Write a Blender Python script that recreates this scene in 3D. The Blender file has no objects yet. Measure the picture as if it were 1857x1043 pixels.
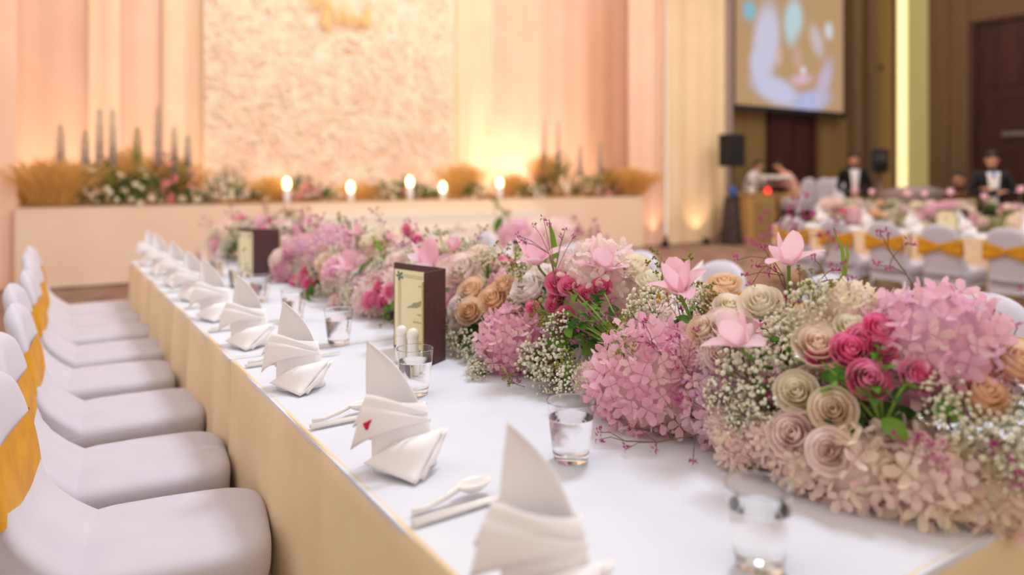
import bpy, bmesh, math, random
from mathutils import Vector, Matrix, Quaternion, noise
PI = math.pi
scn = bpy.context.scene
COL = scn.collection
R_ = math.radians

# ------------------------------------------------------------------ camera
cam_d = bpy.data.cameras.new('camera'); cam = bpy.data.objects.new('camera', cam_d); COL.objects.link(cam)
cam.location = (0, 0, 1.37); cam.rotation_euler = (R_(90), 0, R_(-32.6))
cam_d.sensor_width = 36; cam_d.lens = 1325 / 1857 * 36; cam_d.shift_y = -200.5 / 1857
cam_d.clip_start = .05; cam_d.clip_end = 200
cam_d.dof.use_dof = True; cam_d.dof.focus_distance = 1.95; cam_d.dof.aperture_fstop = 1.12
scn.camera = cam
scn.cycles.max_bounces = 12; scn.cycles.diffuse_bounces = 3; scn.cycles.adaptive_threshold = .08; scn.cycles.adaptive_min_samples = 24
# ------------------------------------------------------------------ world, lights, exposure
w = bpy.data.worlds.new('world'); scn.world = w; w.use_nodes = True
bg = w.node_tree.nodes['Background']; bg.inputs[0].default_value = (1.0, .87, .76, 1); bg.inputs[1].default_value = .74
vs = scn.view_settings; vs.view_transform = 'Standard'; vs.look = 'None'; vs.gamma = 1; vs.exposure = 0.16; vs.use_curve_mapping = False
def light(name, kind, loc, power, col, target=None, size=1, size_y=None, spot=60, blend=.6):
    d = bpy.data.lights.new(name, kind); d.energy = power; d.color = col
    if kind == 'AREA':
        d.size = size
        if size_y: d.shape = 'RECTANGLE'; d.size_y = size_y
    elif kind == 'SPOT': d.spot_size = R_(spot); d.spot_blend = blend; d.shadow_soft_size = size
    else: d.shadow_soft_size = size
    o = bpy.data.objects.new(name, d); COL.objects.link(o); o.location = loc
    if target: o.rotation_euler = (Vector(target) - Vector(loc)).to_track_quat('-Z', 'Y').to_euler()
    return o
light('ceiling_or_fill_light', 'AREA', (3.3, 2.7, 6.2), 185, (.80, .89, 1.0), (1.2, 2.2, .7), .9, 1.3)
light('ceiling_or_fill_light', 'AREA', (-2.4, 4.6, 6.4), 45, (.78, .87, 1.0), (0, 3.6, .5), 3.0, 5.0)
light('ceiling_or_fill_light', 'AREA', (11.0, 4.6, 6.4), 190, (1.0, .92, .86), (9.6, 4.6, .7), 3, 5)
light('ceiling_or_fill_light', 'AREA', (15.5, 8.0, 6.6), 110, (1.0, .84, .66), (16.5, 9.5, 1.0), 5, 4)  # added fill without a seen fixture, lifts the dark back right corner
light('ceiling_or_fill_light', 'AREA', (4.7, 7.6, 6.7), 235, (1.0, .78, .62), (4.7, 12.0, 2.2), 8, 1.5)  # added wash, no lamp seen here, brightens the drapes and stage plants
WARM = (1.0, .64, .40)
for x, e in ((-.15, 26), (.62, 24), (1.7, 18), (3.0, 6), (4.3, 6), (5.7, 7), (7.0, 34), (7.75, 78), (8.7, 28), (9.6, 16)):  # the rightmost uplight is added to brighten the unlit end of the backdrop
    light('stage_uplight_beam', 'SPOT', (x, 11.30, 1.14), e, WARM, (x, 12.0, 2.2), .08, spot=140, blend=1)
light('drape_uplight_beam', 'SPOT', (10.2, 10.42, .16), 13, WARM, (10.2, 10.75, 1.1), .05, spot=95, blend=1)
light('drape_uplight_beam', 'SPOT', (11.35, 10.42, .16), 13, WARM, (11.35, 10.75, 1.1), .05, spot=95, blend=1)

# ------------------------------------------------------------------ mesh helpers
class MB:
    def __init__(s): s.v = []; s.f = []; s.r = []; s.mi = []
    def add(s, vs, fs, rnd=0., mi=0):
        n = len(s.v); s.v += [tuple(v) for v in vs]; s.r += [rnd] * len(vs)
        for f in fs: s.f.append(tuple(i + n for i in f)); s.mi.append(mi)
    def merge(s, o, M=None, rnd=None, mi=None):
        n = len(s.v)
        s.v += [tuple(M @ Vector(v)) for v in o.v] if M else o.v
        s.r += [rnd] * len(o.v) if rnd is not None else o.r
        s.f += [tuple(i + n for i in f) for f in o.f]
        s.mi += [mi] * len(o.f) if mi is not None else o.mi
    def grid(s, fn, nu, nv, cu=False, cv=False, rnd=0., mi=0):
        vs = [fn(i / (nu if cu else nu), j / nv) for j in range(nv + (0 if cv else 1)) for i in range(nu + (0 if cu else 1))]
        W = nu + (0 if cu else 1); H = nv + (0 if cv else 1); fs = []
        for j in range(nv):
            for i in range(nu):
                a = j * W + i; b = j * W + (i + 1) % W; c = ((j + 1) % H) * W + (i + 1) % W; d = ((j + 1) % H) * W + i
                fs.append((a, b, c, d))
        s.add(vs, fs, rnd, mi)
    def box(s, c, sz, M=None, rnd=0., mi=0):
        x, y, z = sz[0] / 2, sz[1] / 2, sz[2] / 2
        vs = [Vector((i * x, j * y, k * z)) for k in (-1, 1) for j in (-1, 1) for i in (-1, 1)]
        if M: vs = [M @ v for v in vs]
        vs = [v + Vector(c) for v in vs]
        s.add(vs, [(0, 2, 3, 1), (4, 5, 7, 6), (0, 1, 5, 4), (2, 6, 7, 3), (0, 4, 6, 2), (1, 3, 7, 5)], rnd, mi)
    def tube(s, pts, rad, n=6, cap=True, rnd=0., mi=0):
        pts = [Vector(p) for p in pts]; vs = []; up = None
        for i, p in enumerate(pts):
            d = (pts[min(i + 1, len(pts) - 1)] - pts[max(i - 1, 0)]).normalized()
            if up is None or abs(up.dot(d)) > .95: up = Vector((0, 0, 1)) if abs(d.z) < .9 else Vector((1, 0, 0))
            a = up.cross(d).normalized(); b = d.cross(a)
            r = rad[i] if isinstance(rad, (list, tuple)) else rad
            vs += [p + (a * math.cos(2 * PI * k / n) + b * math.sin(2 * PI * k / n)) * r for k in range(n)]
        fs = [(i * n + k, i * n + (k + 1) % n, (i + 1) * n + (k + 1) % n, (i + 1) * n + k) for i in range(len(pts) - 1) for k in range(n)]
        if cap: fs += [tuple(range(n - 1, -1, -1)), tuple((len(pts) - 1) * n + k for k in range(n))]
        s.add(vs, fs, rnd, mi)
    def lathe(s, prof, n=24, M=None, rnd=0., mi=0):
        vs = []; fs = []
        for r, z in prof: vs += [Vector((r * math.cos(2 * PI * k / n), r * math.sin(2 * PI * k / n), z)) for k in range(n)]
        if M: vs = [M @ v for v in vs]
        for i in range(len(prof) - 1): fs += [(i * n + k, i * n + (k + 1) % n, (i + 1) * n + (k + 1) % n, (i + 1) * n + k) for k in range(n)]
        fs += [tuple(range(n - 1, -1, -1)), tuple((len(prof) - 1) * n + k for k in range(n))]
        s.add(vs, fs, rnd, mi)
    def ell(s, c, r, n=8, m=5, M=None, rnd=0., mi=0):
        r = r if isinstance(r, (tuple, list)) else (r, r, r); vs = []
        for j in range(1, m):
            t = PI * j / m
            vs += [Vector((r[0] * math.sin(t) * math.cos(2 * PI * k / n), r[1] * math.sin(t) * math.sin(2 * PI * k / n), -r[2] * math.cos(t))) for k in range(n)]
        vs += [Vector((0, 0, -r[2])), Vector((0, 0, r[2]))]
        if M: vs = [M @ v for v in vs]
        vs = [v + Vector(c) for v in vs]; b = (m - 1) * n
        fs = [(j * n + k, j * n + (k + 1) % n, (j + 1) * n + (k + 1) % n, (j + 1) * n + k) for j in range(m - 2) for k in range(n)]
        fs += [(b, (k + 1) % n, k) for k in range(n)] + [(b + 1, (m - 2) * n + k, (m - 2) * n + (k + 1) % n) for k in range(n)]
        s.add(vs, fs, rnd, mi)
    def octa(s, c, r, rnd=0., mi=0):
        c = Vector(c); X = Vector((r, 0, 0)); Y = Vector((0, r, 0)); Z = Vector((0, 0, r))
        s.add([c + X, c - X, c + Y, c - Y, c + Z, c - Z], [(0, 2, 4), (2, 1, 4), (1, 3, 4), (3, 0, 4), (2, 0, 5), (1, 2, 5), (3, 1, 5), (0, 3, 5)], rnd, mi)
    def patch(s, a, b, c, d, bulge=(0, 0, 0), n=8, rnd=0., mi=0, p=1.0):
        a, b, c, d, bl = map(Vector, (a, b, c, d, bulge))
        def fn(u, v):
            q = (a * (1 - u) + b * u) * (1 - v) + (d * (1 - u) + c * u) * v
            return q + bl * (math.sin(PI * u) ** p * (math.sin(PI * v) ** p))
        s.grid(fn, n, n, rnd=rnd, mi=mi)
    def mesh(s, name, mats, smooth=True):
        me = bpy.data.meshes.new(name); me.from_pydata(s.v, [], s.f)
        for m in (mats if isinstance(mats, (list, tuple)) else [mats]): me.materials.append(m)
        if any(s.mi): me.polygons.foreach_set('material_index', s.mi)
        if smooth: me.polygons.foreach_set('use_smooth', [True] * len(s.f))
        at = me.attributes.new('rnd', 'FLOAT', 'POINT'); at.data.foreach_set('value', s.r)
        me.update(); return me
    def build(s, name, mats, parent=None, smooth=True):
        return link(name, s.mesh(name, mats, smooth), parent)
def link(name, me, parent=None, M=None):
    o = bpy.data.objects.new(name, me); COL.objects.link(o)
    if parent: o.parent = parent
    if M is not None: o.matrix_local = M
    return o
def empty(name, loc=(0, 0, 0), rz=0):
    o = bpy.data.objects.new(name, None); COL.objects.link(o); o.empty_display_size = .05
    o.location = loc; o.rotation_euler = (0, 0, rz); return o
def tag(o, label=None, cat=None, group=None, kind=None):
    if label: o['label'] = label
    if cat: o['category'] = cat
    if group: o['group'] = group
    if kind: o['kind'] = kind
    return o
def mod_solid(o, t, off=0):
    m = o.modifiers.new('solid', 'SOLIDIFY'); m.thickness = t; m.offset = off; return o
def mod_sub(o, n=1):
    m = o.modifiers.new('sub', 'SUBSURF'); m.levels = n; m.render_levels = n; return o
def mod_bev(o, wd, seg=2):
    m = o.modifiers.new('bev', 'BEVEL'); m.width = wd; m.segments = seg; m.limit_method = 'ANGLE'; return o
def copy_tree(o, parent=None):
    c = o.copy(); COL.objects.link(c); c.parent = parent
    for ch in list(o.children):
        copy_tree(ch, c)
    return c

# ------------------------------------------------------------------ materials
def lin(c): return tuple((x / 12.92 if x <= .04045 else ((x + .055) / 1.055) ** 2.4) for x in [q / 255 for q in c]) + (1,)
def mat(name, rgb, rough=.7, rgb2=None, scale=8, detail=3, bump=0, bscale=200, metal=0, spec=.3, stretch=None, sheen=0):
    m = bpy.data.materials.new(name); m.use_nodes = True; nt = m.node_tree; b = nt.nodes['Principled BSDF']
    b.inputs['Base Color'].default_value = lin(rgb); b.inputs['Roughness'].default_value = rough; b.inputs['Metallic'].default_value = metal
    b.inputs['Specular IOR Level'].default_value = spec
    if sheen: b.inputs['Sheen Weight'].default_value = sheen
    tc = nt.nodes.new('ShaderNodeTexCoord'); src = tc.outputs['Object']
    if stretch:
        mp = nt.nodes.new('ShaderNodeMapping'); mp.inputs['Scale'].default_value = stretch; nt.links.new(src, mp.inputs[0]); src = mp.outputs[0]
    if rgb2:
        n = nt.nodes.new('ShaderNodeTexNoise'); n.inputs['Scale'].default_value = scale; n.inputs['Detail'].default_value = detail; nt.links.new(src, n.inputs['Vector'])
        r = nt.nodes.new('ShaderNodeValToRGB'); r.color_ramp.elements[0].position = .35; r.color_ramp.elements[1].position = .65
        r.color_ramp.elements[0].color = lin(rgb); r.color_ramp.elements[1].color = lin(rgb2)
        nt.links.new(n.outputs['Fac'], r.inputs[0]); nt.links.new(r.outputs[0], b.inputs['Base Color'])
    if bump:
        n = nt.nodes.new('ShaderNodeTexNoise'); n.inputs['Scale'].default_value = bscale; nt.links.new(src, n.inputs['Vector'])
        bp = nt.nodes.new('ShaderNodeBump'); bp.inputs['Strength'].default_value = bump; bp.inputs['Distance'].default_value = .003
        nt.links.new(n.outputs['Fac'], bp.inputs['Height']); nt.links.new(bp.outputs[0], b.inputs['Normal'])
    return m
def petal_mat(name, cols, trans=.3, rough=.6):
    """colour varies per petal / per flower by a stored random number; thin, slightly translucent"""
    m = bpy.data.materials.new(name); m.use_nodes = True; nt = m.node_tree; nt.nodes.clear()
    out = nt.nodes.new('ShaderNodeOutputMaterial'); mix = nt.nodes.new('ShaderNodeMixShader'); df = nt.nodes.new('ShaderNodeBsdfDiffuse'); tr = nt.nodes.new('ShaderNodeBsdfTranslucent')
    at = nt.nodes.new('ShaderNodeAttribute'); at.attribute_name = 'rnd'; oi = nt.nodes.new('ShaderNodeObjectInfo')
    ad = nt.nodes.new('ShaderNodeMath'); ad.operation = 'ADD'; fr = nt.nodes.new('ShaderNodeMath'); fr.operation = 'FRACT'
    nt.links.new(at.outputs['Fac'], ad.inputs[0]); nt.links.new(oi.outputs['Random'], ad.inputs[1]); nt.links.new(ad.outputs[0], fr.inputs[0])
    rp = nt.nodes.new('ShaderNodeValToRGB'); el = rp.color_ramp.elements
    while len(el) < len(cols): el.new(.5)
    for i, c in enumerate(cols): el[i].position = i / (len(cols) - 1); el[i].color = lin(c)
    nt.links.new(fr.outputs[0], rp.inputs[0])
    nt.links.new(rp.outputs[0], df.inputs[0]); nt.links.new(rp.outputs[0], tr.inputs[0]); mix.inputs[0].default_value = trans
    nt.links.new(df.outputs[0], mix.inputs[1]); nt.links.new(tr.outputs[0], mix.inputs[2]); nt.links.new(mix.outputs[0], out.inputs[0])
    return m
def emit(name, rgb, strength):
    m = bpy.data.materials.new(name); m.use_nodes = True; b = m.node_tree.nodes['Principled BSDF']
    b.inputs['Base Color'].default_value = lin(rgb); b.inputs['Emission Color'].default_value = lin(rgb); b.inputs['Emission Strength'].default_value = strength
    return m
def glassmat(name, ior, rough=0, col=(1, 1, 1, 1)):
    m = bpy.data.materials.new(name); m.use_nodes = True; b = m.node_tree.nodes['Principled BSDF']
    b.inputs['Base Color'].default_value = col; b.inputs['Transmission Weight'].default_value = 1; b.inputs['IOR'].default_value = ior; b.inputs['Roughness'].default_value = rough
    return m
M = {}
M['cloth'] = mat('white_tablecloth', (224, 224, 232), .85, (219, 219, 228), 5, bump=.12, bscale=500)
M['skirt'] = mat('cream_table_skirt', (240, 216, 180), .85, (233, 207, 168), 4, bump=.1, bscale=400)
M['napkin'] = mat('napkin_linen', (252, 247, 248), .9, bump=.2, bscale=900)
M['chair'] = mat('white_stretch_cover', (212, 207, 219), .75, (207, 202, 215), 6, bump=.05, bscale=600, sheen=.1)
M['gold'] = mat('gold_satin', (222, 158, 18), .5, (205, 140, 12), 14, bump=.15, bscale=120, spec=.4)
M['ceramic'] = mat('white_ceramic', (245, 240, 236), .2, spec=.5)
M['maroon'] = mat('maroon_leatherette', (92, 58, 58), .5, (80, 48, 50), 60, bump=.2, bscale=900, spec=.35)
M['page'] = mat('cream_menu_page', (243, 230, 190), .7)
M['pageedge'] = mat('page_edge', (214, 200, 140), .7)
M['green_ink'] = mat('green_ink', (40, 96, 78), .7)
M['grey_ink'] = mat('grey_ink', (165, 160, 135), .7)
M['red_tag'] = mat('red_tag', (205, 30, 62), .6)
M['glass'] = glassmat('clear_glass', 1.45)
M['water'] = glassmat('water', 1.33)
M['stem'] = mat('flower_stem', (122, 148, 62), .6, (100, 130, 50), 30)
M['twig'] = mat('brown_twig', (128, 104, 74), .7)
M['leaf'] = petal_mat('rose_leaf', [(60, 102, 48), (96, 140, 58), (126, 166, 72), (74, 116, 66)], .3)
M['blade'] = petal_mat('tulip_leaf', [(120, 160, 60), (150, 180, 80)], .3)
M['foam'] = mat('mossy_base', (110, 112, 62), .95, (150, 132, 98), 25, bump=.5, bscale=60)
M['baby'] = petal_mat('gypsophila_white', [(250, 246, 226), (242, 236, 206), (255, 252, 240)], .3)
M['seed'] = petal_mat('olive_seed', [(140, 142, 48), (172, 164, 70), (120, 116, 50)], .15)
M['limo'] = petal_mat('magenta_limonium', [(176, 62, 128), (200, 92, 150), (150, 50, 110)], .25)
HC = {'pink': [(248, 198, 218), (250, 212, 224), (244, 184, 208), (252, 226, 222), (247, 194, 214)],
      'pale': [(252, 230, 230), (253, 240, 230), (249, 218, 224), (252, 238, 224)],
      'lilac': [(247, 204, 218), (238, 204, 226), (250, 220, 222), (243, 192, 214), (252, 232, 222)],
      'cream': [(253, 242, 222), (251, 228, 222), (250, 240, 204), (253, 245, 230)],
      'blush': [(252, 232, 222), (251, 224, 218), (253, 238, 224), (248, 236, 208), (250, 214, 216)]}
for k, c in HC.items(): M['H' + k] = petal_mat('hydrangea_' + k, c, .42)
RC = {'hot': [(251, 142, 186), (253, 176, 206), (250, 124, 174)], 'blush': [(253, 234, 228), (253, 238, 230), (252, 228, 222)],
      'white': [(252, 242, 238), (253, 245, 236), (248, 236, 240)], 'cream': [(254, 247, 228), (253, 243, 220), (254, 249, 236)],
      'peachlight': [(254, 239, 220), (253, 233, 214), (253, 238, 224)], 'dusty': [(252, 224, 194), (249, 214, 180), (253, 232, 206)]}
for k, c in RC.items(): M['R' + k] = petal_mat('rose_' + k, c, .42)
M['tulip'] = petal_mat('tulip_pink', [(252, 212, 225), (253, 224, 232), (250, 202, 218), (254, 232, 234)], .45)
M['wood_dark'] = mat('dark_wood', (74, 36, 32), .5, (58, 27, 25), 6, stretch=(1, 1, .15))
M['wood_tan'] = mat('tan_wood', (196, 156, 100), .55, (180, 140, 88), 5, stretch=(3, 3, .3))
M['wood_grey'] = mat('podium_panel', (168, 138, 90), .6, (150, 122, 78), 8, stretch=(2, 2, .4))
M['black'] = mat('black_plastic', (34, 33, 34), .6, bump=.2, bscale=500)
M['black_cloth'] = mat('black_suit', (30, 30, 34), .85)
M['dark_print'] = mat('dark_patterned_cloth', (46, 38, 40), .85, (96, 78, 76), 14)
M['grey_cloth'] = mat('grey_cover_cloth', (150, 134, 130), .9, (138, 122, 120), 4)
M['carpet'] = mat('carpet', (158, 128, 112), .98, (128, 100, 88), 3, detail=6, bump=.4, bscale=120, spec=.05)
M['wall_tan'] = mat('tan_wall_fabric', (134, 108, 66), .85, (124, 98, 58), 3, stretch=(4, 4, .2))
M['wall_brown'] = mat('brown_wall_fabric', (120, 94, 68), .85, (110, 86, 62), 3, stretch=(4, 4, .2))
M['pilaster'] = mat('grey_mauve_pilaster', (168, 146, 142), .8)
M['drape_pink'] = mat('peach_pink_drape', (249, 212, 190), .9, (247, 206, 182), 1.5, bump=.1, bscale=300)
M['drape_cream'] = mat('cream_drape', (246, 222, 184), .9, (242, 216, 176), 1.5, bump=.1, bscale=300)
M['drape_warm'] = mat('warm_cream_drape', (251, 220, 190), .9, (251, 225, 198), 1.5)
M['stagecloth'] = mat('stage_front_cloth', (243, 219, 196), .9, (240, 213, 189), 1.2)
M['white_cloth'] = mat('white_step_cloth', (226, 216, 208), .85)
M['lace'] = mat('lace_panel', (252, 232, 214), .8, (244, 210, 184), 3.5, detail=6)
M['crystal'] = mat('crystal_bead', (255, 244, 236), .3, spec=.6)
M['gold_script'] = mat('gold_script', (252, 218, 150), .5)
M['moss'] = mat('stage_moss', (176, 128, 70), .95, (140, 100, 56), 8, bump=.6, bscale=40)
M['grass'] = petal_mat('dry_grass', [(240, 202, 130), (228, 184, 108), (246, 214, 150)], .35)
M['bush'] = petal_mat('bush_leaf', [(78, 112, 66), (104, 136, 84), (60, 92, 60)], .25)
M['daisy'] = petal_mat('white_blossom', [(252, 244, 224), (250, 234, 206), (246, 226, 196)], .3)
M['pinkb'] = petal_mat('pink_blossom', [(238, 150, 150), (246, 178, 168), (226, 126, 140)], .3)
M['spire'] = petal_mat('pale_lilac_spire', [(226, 214, 218), (206, 200, 196), (240, 228, 228)], .5)
M['spiregreen'] = petal_mat('green_spire_tip', [(140, 160, 90), (160, 170, 110)], .3)
M['bulb'] = emit('lamp_glow', (255, 214, 150), 9)
M['strip'] = emit('led_strip', (255, 240, 170), 1.0)
M['strip_panel'] = emit('lit_glass_panel', (164, 152, 100), .44)
M['skin'] = mat('skin', (214, 160, 128), .6)
M['hair'] = mat('dark_hair', (40, 30, 28), .6)
M['shirt'] = mat('white_shirt', (232, 226, 228), .8)
M['pinkshirt'] = mat('pink_shirt', (232, 178, 158), .8)
M['blue'] = mat('blue_cloth', (52, 92, 168), .7)
M['metal'] = mat('brushed_metal', (150, 140, 136), .35, metal=.8)
M['red_led'] = emit('red_light', (255, 50, 50), 2.0)
M['eye'] = mat('dark_eye', (30, 22, 20), .3)
M['lip'] = mat('lips', (176, 96, 84), .5)
M['brown_box'] = mat('brown_case', (112, 70, 34), .6, (98, 60, 28), 6)
M['white_paint'] = mat('white_paint', (236, 230, 226), .5)
# ------------------------------------------------------------------ the room
def struct(o): o['kind'] = 'structure'; return o
XR, YB, ZC = 20.0, 11.5, 7.0
b = MB(); b.grid(lambda u, v: (-6 + u * 26.2, -2 + v * 14.6, 0), 26, 14); struct(b.build('floor', M['carpet']))
b = MB(); b.box((16.2, YB + .1, ZC / 2), (7.8, .2, ZC)); wb = struct(b.build('wall_back', M['wall_tan'], smooth=False))
b = MB(); b.box((XR + .1, 4.75, ZC / 2), (.2, 13.7, ZC)); wr = struct(b.build('wall_right', M['wall_brown'], smooth=False))
b = MB(); b.box((4.0, 12.75, ZC / 2), (16.6, .2, ZC)); struct(b.build('wall_stage', M['wall_tan'], smooth=False))
# fabric wall panels (vertical strips) of the back wall
pm = MB(); pm.box((0, 0, 0), (.52, .05, ZC - .3)); pm_me = pm.mesh('panel', M['wall_tan'], False)
x = 12.95
while x < 14.45: link('panel', pm_me, wb, Matrix.Translation((x, YB - .02, ZC / 2))); x += .55
for x in (16.95, 17.5): link('panel', pm_me, wb, Matrix.Translation((x, YB - .02, ZC / 2)))
pb = MB(); pb.box((0, 0, 0), (.34, .22, ZC - .2)); pb_me = pb.mesh('column', M['wall_brown'], False)
for x in (18.05, 18.75): link('column', pb_me, wb, Matrix.Translation((x, YB - .1, ZC / 2)))
for x in (19.15, 19.68): link('panel', pm_me, wb, Matrix.Translation((x, YB - .02, ZC / 2)))
pr = MB(); pr.box((0, 0, 0), (.05, .46, ZC - .3)); pr_me = pr.mesh('panel', M['wall_brown'], False)
for y in (10.2, 9.72): link('panel', pr_me, wr, Matrix.Translation((XR - .02, y, ZC / 2)))
b = MB(); b.box((12.5, 11.25, ZC / 2), (.55, .6, ZC)); struct(b.build('trim_1', M['pilaster'], smooth=False))
# dark double door of the back wall, under the screen
def door(name, c, wd, ht, along, leaves=2):
    e = struct(empty(name, c))
    def A(cx, cz, w_, h_, t, y): return ((cx, y, cz), (w_, t, h_)) if along == 'x' else ((y, cx, cz), (t, w_, h_))
    fr = MB()
    for sx in (-1, 1): fr.box(*A(sx * (wd / 2 + .06), ht / 2, .12, ht + .12, .16, 0))
    fr.box(*A(0, ht + .06, wd + .24, .12, .16, 0)); mod_bev(fr.build('door_frame', M['wood_dark'], e, False), .01)
    lw = wd / leaves
    for i in range(leaves):
        cx = -wd / 2 + lw * (i + .5)
        l = MB(); l.box(*A(cx, ht / 2, lw - .02, ht - .02, .06, .02)); lo = l.build('door_leaf', M['wood_dark'], e, False)
        for k in range(3):
            p = MB(); p.box(*A(cx, ht * (.18 + .32 * k), lw * .68, ht * .25, .03, -.02)); mod_bev(p.build('panel', M['wood_dark'], lo, False), .012)
    return e
door('door_1', (15.5, YB - .06, 0), 1.56, 4.2, 'x')
d2 = door('door_2', (XR - .06, 8.05, 0), 2.4, 5.2, 'y', 2)
b = MB(); b.box((XR - .17, 8.0, 2.42), (.05, 1.3, .10)); b.box((XR - .13, 7.5, 2.42), (.06, .12, .16)); o = b.build('door_closer', M['metal'], None, False)
tag(o, 'pale metal bar across the dark door behind the man with crossed arms', 'door closer')
b = MB(); b.box((0, 0, 0), (.06, 1.9, .12)); tag(struct(b.build('trim_2', M['wood_dark'], None, False)), None); bpy.data.objects['trim_2'].location = (XR - .06, 8.1, 3.35)
# lit glass pillar with a bright edge strip
e = struct(empty('trim_3', (XR - .06, 10.9, 0)))
b = MB(); b.box((0, -.135, ZC / 2), (.1, .53, ZC)); b.build('glass_panel', M['strip_panel'], e, False)
b = MB(); b.box((-.02, .255, ZC / 2), (.12, .25, ZC)); b.build('light_strip', M['strip'], e, False)
b = MB(); b.lathe([(.07, 0), (.07, .03), (.03, .05)], 12, Matrix.Rotation(R_(90), 4, 'X')); o = b.build('wall_knob', M['wood_dark']); o.location = (19.35, YB - .06, 4.38)
tag(o, 'small dark round sensor high on the tan wall right of the screen', 'sensor')

# ------------------------------------------------------------------ stage
e = struct(empty('floor_stage', (0, 0, 0)))
b = MB(); b.box((4.71, 11.58, .5), (9.98, 2.1, .96)); b.build('platform', M['wood_tan'], e, False)
def wave(x, A, f, s=0): return A * (math.sin(x * f + s) + .5 * math.sin(x * f * 2.3 + 1.7 + s) + .6 * noise.noise(Vector((x * f * .35, s, 0))))
b = MB(); b.grid(lambda u, v: (-.30 + u * 10.02, 10.5 - .012 * (1 - v) + wave(u * 10, .006, 5.2) * (1.2 - v), .02 + v * .985), 300, 6)
b.grid(lambda u, v: (9.72 + .004 * math.sin(v * 9), 10.5 + u * 2.1, .02 + v * .985), 6, 4)
b.grid(lambda u, v: (-.30, 10.5 + u * 2.1, .02 + v * .985), 6, 4)
b.grid(lambda u, v: (-.30 + u * 10.02, 10.49 + v * .5, 1.005), 60, 2)
tag(b.build('stage_cloth', M['stagecloth']), 'beige cloth covering the front of the raised stage', 'stage cloth')
b = MB(); b.grid(lambda u, v: (-.25 + u * 9.9, 10.54 + v * .62, 1.012 + .05 * math.sin(PI * v) * (1 + .5 * noise.noise(Vector((u * 40, v * 4, 0))))), 160, 8)
tag(b.build('moss_strip', M['moss']), 'brown moss strip along the front edge of the stage', 'moss', kind='stuff')
e = empty('stage_steps', (5.2, 10.3, 0)); tag(e, 'white cloth-covered steps leading up to the stage', 'steps')
for k in range(4):
    h = .8 - .2 * k; ww = 2.0 + .09 * k
    b = MB(); b.box((0, .03 - .29 * k, h / 2), (ww * 2, .3, h)); mod_bev(b.build('step', M['white_cloth'], e, False), .015)
# drapes
def drape(name, x0, x1, y, z0, z1, A, f, m, label, s=0, depth=0):
    n = int((x1 - x0) * 46) + 8
    b = MB(); b.grid(lambda u, v: (x0 + u * (x1 - x0), y + wave(x0 + u * (x1 - x0), A, f, s) * (1.15 - .3 * v), z0 + v * (z1 - z0)), n, 6)
    return tag(b.build(name, m), label, 'curtain')
drape('stage_drape', -.8, .62, 12.05, .9, 6.8, .02, 6, M['drape_pink'], 'pink drape at the far left of the stage backdrop', 1)
drape('stage_drape', .52, .92, 11.98, .9, 6.8, .015, 11, M['drape_warm'], 'narrow cream drape between the two pink drapes left of the sparkling panel', 2)
drape('stage_drape', .86, 1.55, 12.04, .9, 6.8, .018, 7, M['drape_pink'], 'pink drape next to the narrow cream one left of the sparkling panel', 3)
drape('stage_drape', 1.48, 2.3, 11.98, .9, 6.8, .022, 12, M['drape_warm'], 'gathered cream drape directly left of the sparkling panel', 4)
drape('stage_drape', 2.2, 6.4, 12.06, .9, 6.8, .03, 6, M['drape_warm'], 'cream drape behind the sparkling panel', 5)
drape('stage_drape', 6.3, 7.2, 11.98, .9, 6.8, .022, 12, M['drape_warm'], 'gathered cream drape directly right of the sparkling panel', 6)
drape('stage_drape', 7.1, 11.2, 12.03, .9, 6.8, .02, 5, M['drape_pink'], 'wide peach drape on the right half of the stage backdrop', 7)
drape('side_drape', -5.8, -.28, 10.62, .02, 6.8, .03, 5, M['drape_pink'], 'shaded pink drape framing the stage on the left', 8)
drape('side_drape', 9.62, 10.56, 10.75, .02, 6.8, .04, 7, M['drape_pink'], 'pink floor-length drape framing the stage on the right', 9)
drape('side_drape', 10.5, 12.22, 10.68, .02, 6.8, .03, 6, M['drape_cream'], 'cream floor-length drape beside the loudspeaker', 10)
# sparkling panel with crystal strands and gold script
random.seed(4)
e = empty('sparkling_panel', (4.15, 11.78, 1.0)); tag(e, 'tall sparkling white panel in the middle of the stage backdrop', 'backdrop panel')
b = MB(); b.box((0, .04, 2.9), (4.25, .04, 5.8)); b.build('panel_board', M['lace'], e, False)
b = MB()
for i in range(5200):
    x = random.uniform(-2.1, 2.1); z = 5.6 * random.random() ** 1.25
    dens = .55 + .45 * noise.noise(Vector((x * 1.3, z * 1.1, 3)))
    if z < 2.4 + .5 * math.sin(x * 2.2): dens += .35
    if random.random() < dens: b.octa((x, random.uniform(-.05, .0), z), random.uniform(.012, .034), random.random())
tag(b.build('crystal_bead', M['crystal'], e), kind='stuff')
b = MB()
def stroke(pts, r=.022):
    P = [Vector(p) for p in pts]; out = []
    for i in range(len(P) - 1):
        p0, p1, p2, p3 = P[max(i - 1, 0)], P[i], P[i + 1], P[min(i + 2, len(P) - 1)]
        for k in range(6):
            t = k / 6; out.append(.5 * ((2 * p1) + (p2 - p0) * t + (2 * p0 - 5 * p1 + 4 * p2 - p3) * t * t + (3 * p1 - p0 - 3 * p2 + p3) * t ** 3))
    out.append(P[-1]); b.tube([(q.x, -.07, q.y) for q in out], r, 5)
stroke([(-.60, 3.45), (-.50, 3.20), (-.42, 3.12), (-.36, 3.4), (-.30, 2.80), (-.22, 3.35)])
stroke([(-.22, 2.75), (-.24, 3.3), (-.12, 3.0), (-.05, 2.9), (.02, 3.2), (.10, 2.9), (.18, 3.1), (.26, 2.88), (.34, 3.1), (.40, 2.9), (.47, 3.3), (.47, 2.9)])
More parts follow.
